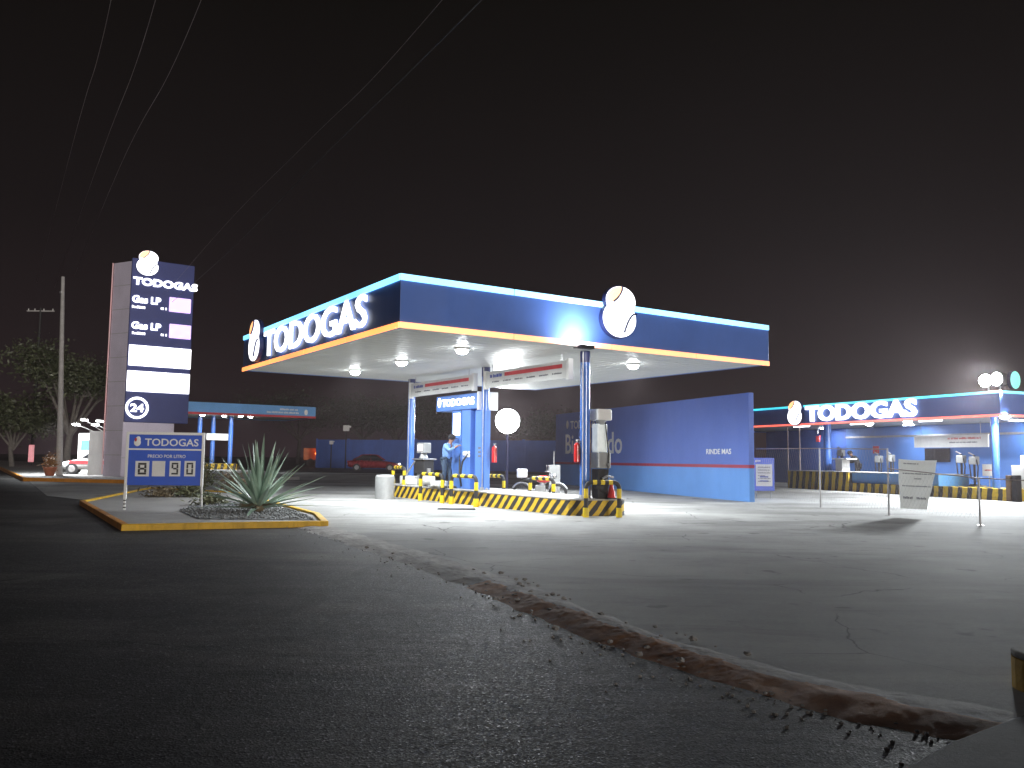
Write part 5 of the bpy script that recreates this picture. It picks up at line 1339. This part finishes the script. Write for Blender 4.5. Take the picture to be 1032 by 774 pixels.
def agave(x, y, g, n, Lm, label, seed, mat='agave', wide=.078, name='agave_plant', cat='agave', flat=.12):
    rr = random.Random(seed); T = Thing(WORLD, name, label, cat, (x, y, g))
    mb = MB()
    for i in range(n):
        az = i*2.39996+rr.uniform(-.2, .2); f = i/n
        el = R(2+84*f**1.0)+rr.uniform(-.12, .12)
        L = Lm*rr.uniform(.72, 1.12)*(1.12-.2*f); W_ = wide*rr.uniform(.8, 1.15)
        d = Vector((math.cos(az)*math.cos(el), math.sin(az)*math.cos(el), math.sin(el))); sd = Vector((-math.sin(az), math.cos(az), 0)); upv = sd.cross(d)*-1
        if upv.z < 0: upv = -upv
        b = Vector((x, y, g+.06+.14*f))+Vector((math.cos(az), math.sin(az), 0))*.06
        ns = 9; droop = rr.uniform(.0, .10)*(1.3-f)
        ring = []
        for k_ in range(ns+1):
            t_ = k_/ns; p = b+d*L*t_-Vector((0, 0, droop*L*t_*t_))
            w_ = W_*(1.0-.25*(1-t_) if t_ < .3 else 1)*(1-max(0, t_-.3)/.7)**.75+.002; th = .018*(1-t_)+.002
            ring.append([p-sd*w_+upv*w_*.28, p-upv*th, p+sd*w_+upv*w_*.28, p+upv*th*.2-upv*.0])
        base = len(mb.v)
        for q in ring: mb.v += [tuple(v) for v in q]
        for k_ in range(ns):
            for j in range(4): mb.f.append([base+k_*4+j, base+k_*4+(j+1) % 4, base+(k_+1)*4+(j+1) % 4, base+(k_+1)*4+j]); mb.m.append(0)
    T.part('leaves', mb, mat, smooth=True)
    mb = MB(); mb.ball((x, y, g+.08), .16, .16, .13, 0, 14, 8); T.part('stem', mb, 'dry', smooth=True)
    mb = MB()
    for i in range(26):
        az = rr.uniform(0, 6.28); L = rr.uniform(.35, .75); d = Vector((math.cos(az), math.sin(az), rr.uniform(-.12, .1)))
        sd = Vector((-math.sin(az), math.cos(az), 0)); p0 = Vector((x, y, g+.12)); mb.add([p0-sd*.03, p0+d*L*.5-sd*.035+Vector((0, 0, .04)), p0+d*L, p0+d*L*.5+sd*.035, p0+sd*.03], [(0, 1, 2, 3, 4)])
    T.part('withered_leaves', mb, 'dry')
    return T
x, y, z = atg(258, 520)
y += .2
agave(x, y, G(y)+KH, 56, 1.72, 'large spiky blue green agave at the right end of the planting island', 2)
def weeds(px, py, n, hgt, spread, label, seed, mat='weed', nm='low_shrub', cat='shrub', lf=.06):
    x, y, z = atg(px, py); g = G(y)+KH-.04
    T = Thing(WORLD, nm, label, cat, (x, y, g)); rr = random.Random(seed)
    mb = MB()
    for i in range(14):
        a = rr.uniform(0, 6.28); q = spread*rr.uniform(.2, .9); mb.tube([(x, y, g), (x+math.cos(a)*q*.5, y+math.sin(a)*q*.5, g+hgt*.6), (x+math.cos(a)*q, y+math.sin(a)*q, g+hgt*rr.uniform(.6, 1))], [.012, .009, .004], 5)
    T.part('stems', mb, 'dry')
    T.part('foliage', leafcloud(n, lambda r: (x+r.gauss(0, spread*.45), y+r.gauss(0, spread*.45), g+abs(r.gauss(hgt*.45, hgt*.3))), lf, seed, 1.5), mat)
weeds(205, 493, 700, .95, .55, 'leafy shrub with pale twigs between the price sign and the agave', 4)
weeds(234, 497, 500, .75, .5, 'dry tangled shrub right behind the agave leaves', 6, 'dry')
weeds(190, 503, 420, .32, .6, 'low weeds under the right half of the price sign', 7)
weeds(165, 503, 420, .30, .6, 'low brownish weeds under the middle of the price sign', 8, 'dry')
weeds(212, 512, 380, .30, .5, 'low dark weeds left of the agave stem', 9)

# price sign
ps = atg(125, 512, KH); SG = Frame(ps[0], ps[1], 10); g = G(ps[1])+KH-.05
T = Thing(SG, 'price_sign', 'blue white-framed price board with flip digits at the left of the planting island', 'price sign', (1.1, 0, g))
def sg(px, py): return SG.hitY(px, py, 0)
xl, zt = sg(128.5, 435); xr_, _ = sg(207, 438); _, zb = sg(125, 490)
xl = sg(126.5, 460)[0]; xr_ = sg(205.5, 465)[0]
fr_ = .07
T.part('panel', MB().box(xl+fr_, xr_-fr_, 0, .04, zb+.03, zt-fr_), 'signblue', bev=.004)
mb = MB(); mb.box(xl, xl+fr_-.001, -.02, .05, g+.28, zt); mb.box(xr_-fr_+.001, xr_, -.02, .05, zb-.0, zt); mb.box(xl+fr_, xr_-fr_, -.02, .05, zt-fr_+.001, zt); T.part('frame', mb, 'white', bev=.008)
zd = sg(128, 452.5)[1]
T.part('divider', MB().box(xl+fr_+.002, xr_-fr_-.002, -.012, -.001, zd-.02, zd+.02), 'white')
a = sg(146, 449.3); b = sg(200, 449.6); t_ = sg(146, 441.8)[1]
mb = MB(); text(mb, 'TODOGAS', (a[0], -.002, a[1]), rv, uv_, nv_, b[0]-a[0], t_-a[1], .01, .015); T.part('name_lettering', mb, 'white')
q = sg(138.5, 445); mb = MB(); mb.ball((q[0], -.004, q[1]-.02), .085, .008, .10, 0, 16, 10); mb.ball((q[0]+.02, -.004, q[1]+.06), .06, .008, .08, 0, 16, 10); T.part('drop_mark', mb, 'white')
T.part('drop_accent', MB().ball((q[0]-.04, -.012, q[1]+.05), .03, .006, .05, 0, 12, 8), 'redink')
a = sg(149, 461.3); b = sg(187, 461.3)
mb = MB(); text(mb, 'PRECIO POR LITRO', (a[0], -.002, a[1]), rv, uv_, nv_, b[0]-a[0], .085, .006, .01); T.part('caption_lettering', mb, 'white')
segs = {'8': 'abcdefg', '9': 'abcdfg', '0': 'abcdef', ' ': ''}
for ch, pl, pr_ in (('8', 136, 150), (' ', 153, 166), ('9', 170.5, 181.5), ('0', 185.5, 196.5)):
    a = sg(pl, 480); b = sg(pr_, 480); t_ = sg(pl, 464.5)[1]; w_ = b[0]-a[0]; h_ = t_-a[1]
    o = T.part('flip_digit', MB().box(a[0], b[0], -.014, -.001, a[1], t_), 'board')
    X0, X1, Z0, Z1 = a[0]+w_*.2, b[0]-w_*.2, a[1]+h_*.12, t_-h_*.12; Zm = (Z0+Z1)/2; q = w_*.15
    S = dict(a=(X0, X1, Z1-q, Z1), d=(X0, X1, Z0, Z0+q), g=(X0+q, X1-q, Zm-q/2, Zm+q/2), f=(X0-.002, X0+q, Zm+.008, Z1-q-.004), e=(X0-.002, X0+q, Z0+q+.004, Zm-.008), b=(X1-q, X1+.002, Zm+.008, Z1-q-.004), c=(X1-q, X1+.002, Z0+q+.004, Zm-.008))
    mb = MB()
    for s in segs[ch]: x0, x1, z0, z1 = S[s]; mb.box(x0, x1, -.018, -.015, z0, z1)
    if mb.v: T.part('numeral', mb, 'dark', o)
mb = MB(); zz = g; k_ = 0
T.part('leg', MB().box(xl+.01, xl+.055, -.015, .035, g-.02, g+.279), 'white')
mb = MB()
for i in range(3): mb.box(xl+.006, xl+.059, -.019, .039, g+.05+i*.09, g+.08+i*.09)
T.part('black_band', mb, 'dark')
T.part('rear_leg', MB().tube([(xr_-.04, .05, zb+.1), (xr_-.06, .3, g)], .025, 8), 'white')

# ------------------------------------------------------------------ trees
def tree(px, py, Y, Hh, Wd, label, seed, mat='leafd', n=3500, limbs=8, trunkfrac=.35, lf=.14, nm='tree', group=None, dens=1):
    x, y, z = dep(px, py, Y); g = G(y); rr = random.Random(seed)
    T = Thing(WORLD, nm, label, 'tree', (x, y, g), group)
    mb = MB(); th = Hh*trunkfrac; r0 = .028*Hh
    mb.tube([(x, y, g), (x+rr.uniform(-.2, .2), y, g+th*.5), (x+rr.uniform(-.3, .3), y, g+th)], [r0*1.2, r0, r0*.8], 10)
    top = mb.v[-1]; clumps = []
    bx, by, bz = x, y, g+th
    for i in range(limbs):
        a = i*6.28/limbs+rr.uniform(-.4, .4); q = Wd/2*rr.uniform(.45, 1.0); h2 = g+th+(Hh-th)*rr.uniform(.35, .9)
        e = (bx+math.cos(a)*q, by+math.sin(a)*q*.7, h2); m1 = (bx+math.cos(a)*q*.45, by+math.sin(a)*q*.3, bz+(h2-bz)*.6)
        mb.tube([(bx, by, bz-.2), m1, e], [r0*.55, r0*.34, r0*.1], 7); clumps.append(e); clumps.append(((m1[0]+e[0])/2, (m1[1]+e[1])/2, (m1[2]+e[2])/2+.4))
        for s in range(2):
            e2 = (m1[0]+rr.uniform(-1, 1)*Wd*.2, m1[1]+rr.uniform(-1, 1)*Wd*.15, m1[2]+rr.uniform(.2, 1)*Hh*.16); mb.tube([m1, e2], [r0*.25, r0*.06], 5); clumps.append(e2)
    T.part('trunk', mb, 'bark' if mat == 'leaf' else 'darkbark', smooth=True)
    def fn(r):
        c = r.choice(clumps); s = Wd*.085
        return (c[0]+r.gauss(0, s), c[1]+r.gauss(0, s), c[2]+r.gauss(0, s*.62))
    T.part('crown', leafcloud(n, fn, lf, seed+50), mat)
tree(68, 470, 58, 8.6, 8.6, 'spreading grey green tree with pale limbs behind the tall utility pole', 3, 'leaf', 9000, 9, .30, .13)
tree(12, 470, 66, 6.6, 8.5, 'dim bushy tree at the far left edge', 4, 'leaf', 6000, 8, .25, .16)
tree(300, 470, 108, 9.0, 15, 'dark tree beyond the small far canopy', 5, n=5000, group='dark trees behind the far wall')
tree(365, 470, 104, 9.2, 13, 'dark tree behind the wall above the red car', 6, n=5000, group='dark trees behind the far wall')
tree(400, 470, 100, 8.2, 11, 'dark tree behind the wall left of the far canopy column', 7, n=5000, group='dark trees behind the far wall')
tree(440, 470, 104, 7.4, 12, 'dark tree behind the kiosk', 8, n=4000, group='dark trees behind the far wall')
tree(545, 470, 92, 7.0, 9, 'dark tree with pale leaf tips behind the floodlight', 9, n=3500, lf=.16, group='dark trees behind the far wall')
tree(580, 470, 98, 6.5, 10, 'dark tree peeping over the welcome wall', 10, n=3500, lf=.16, group='dark trees behind the far wall')

# ------------------------------------------------------------------ near right: yellow block and pavement slab
x, y, z = atg(1040, 700); 
mb = MB(); pts = []
cx, cy = 3.93, 6.22; rN = .31
for i in range(13): a = math.pi*.5+math.pi*i/12; pts.append((cx+rN*math.cos(a+.15), cy+rN*math.sin(a+.15)))
pts += [(cx+3.0, cy-rN*1.0-.1), (cx+3.0, cy+rN-.1)]
T = Thing(WORLD, 'kerb_nose', 'worn yellow rounded kerb nose at the right edge of the view', 'kerb', (cx, cy, 0))
m_ = len(pts); mb.add([(q[0], q[1], -.02) for q in pts]+[(q[0], q[1], .23) for q in pts], [(i, (i+1) % m_, m_+(i+1) % m_, m_+i) for i in range(m_)]); T.part('painted_side', mb, 'kyellow')
mb = MB(); rr = random.Random(5)
mb.prism([(q[0], q[1], .23) for q in pts], (0, 0, .05)); T.part('bare_top', mb, 'kerb', bev=.02)
a0 = atg(898, 780, .09)[:2]; a1 = atg(957, 747, .09)[:2]; a2 = atg(1032, 719, .09)[:2]
ext = Vector(a2)+(Vector(a2)-Vector(a1))*2.5
mb = MB(); pts = [Vector((a0[0], a0[1])), Vector(a1), Vector(a2), ext, Vector((8, 2)), Vector((1.5, 1.5))]
pts = pts[::-1]; n = len(pts)
mb.add([(q.x, q.y, -.02) for q in pts]+[(q.x, q.y, .09) for q in pts], [tuple(range(n, 2*n))]+[(i, (i+1) % n, n+(i+1) % n, n+i) for i in range(n)])
o = structure('near_pavement', mb, 'nearwalk'); bevel(o, .02)

# ------------------------------------------------------------------ added thin haze that gives the lamps halos
mb = MB(); mb.box(-190, 190, -30, 185, -1.5, 16)
m, nt, b = newmat('thin haze'); nt.nodes.remove(b)
pv = nt.nodes.new('ShaderNodeVolumePrincipled'); pv.inputs['Density'].default_value = .0010; pv.inputs['Color'].default_value = (.95, .80, .82, 1); pv.inputs['Anisotropy'].default_value = .5
nt.links.new(pv.outputs[0], [n for n in nt.nodes if n.type == 'OUTPUT_MATERIAL'][0].inputs['Volume'])
o = mk('haze', mb.mesh('haze'), m); o['kind'] = 'stuff'

# ------------------------------------------------------------------ render settings
scn.view_settings.view_transform = 'Standard'; scn.view_settings.look = 'None'; scn.view_settings.exposure = 0; scn.view_settings.gamma = 1
scn.render.engine = 'CYCLES'
cy = scn.cycles; cy.use_denoising = True; cy.max_bounces = 5; cy.diffuse_bounces = 3; cy.glossy_bounces = 2; cy.transmission_bounces = 2
cy.sample_clamp_indirect = 3; cy.sample_clamp_direct = 0; cy.caustics_reflective = False; cy.caustics_refractive = False; cy.use_adaptive_sampling = True
for m in bpy.data.materials:
    if m.name in ('lamp diffuser', 'floodlight led'): m.cycles.emission_sampling = 'NONE'
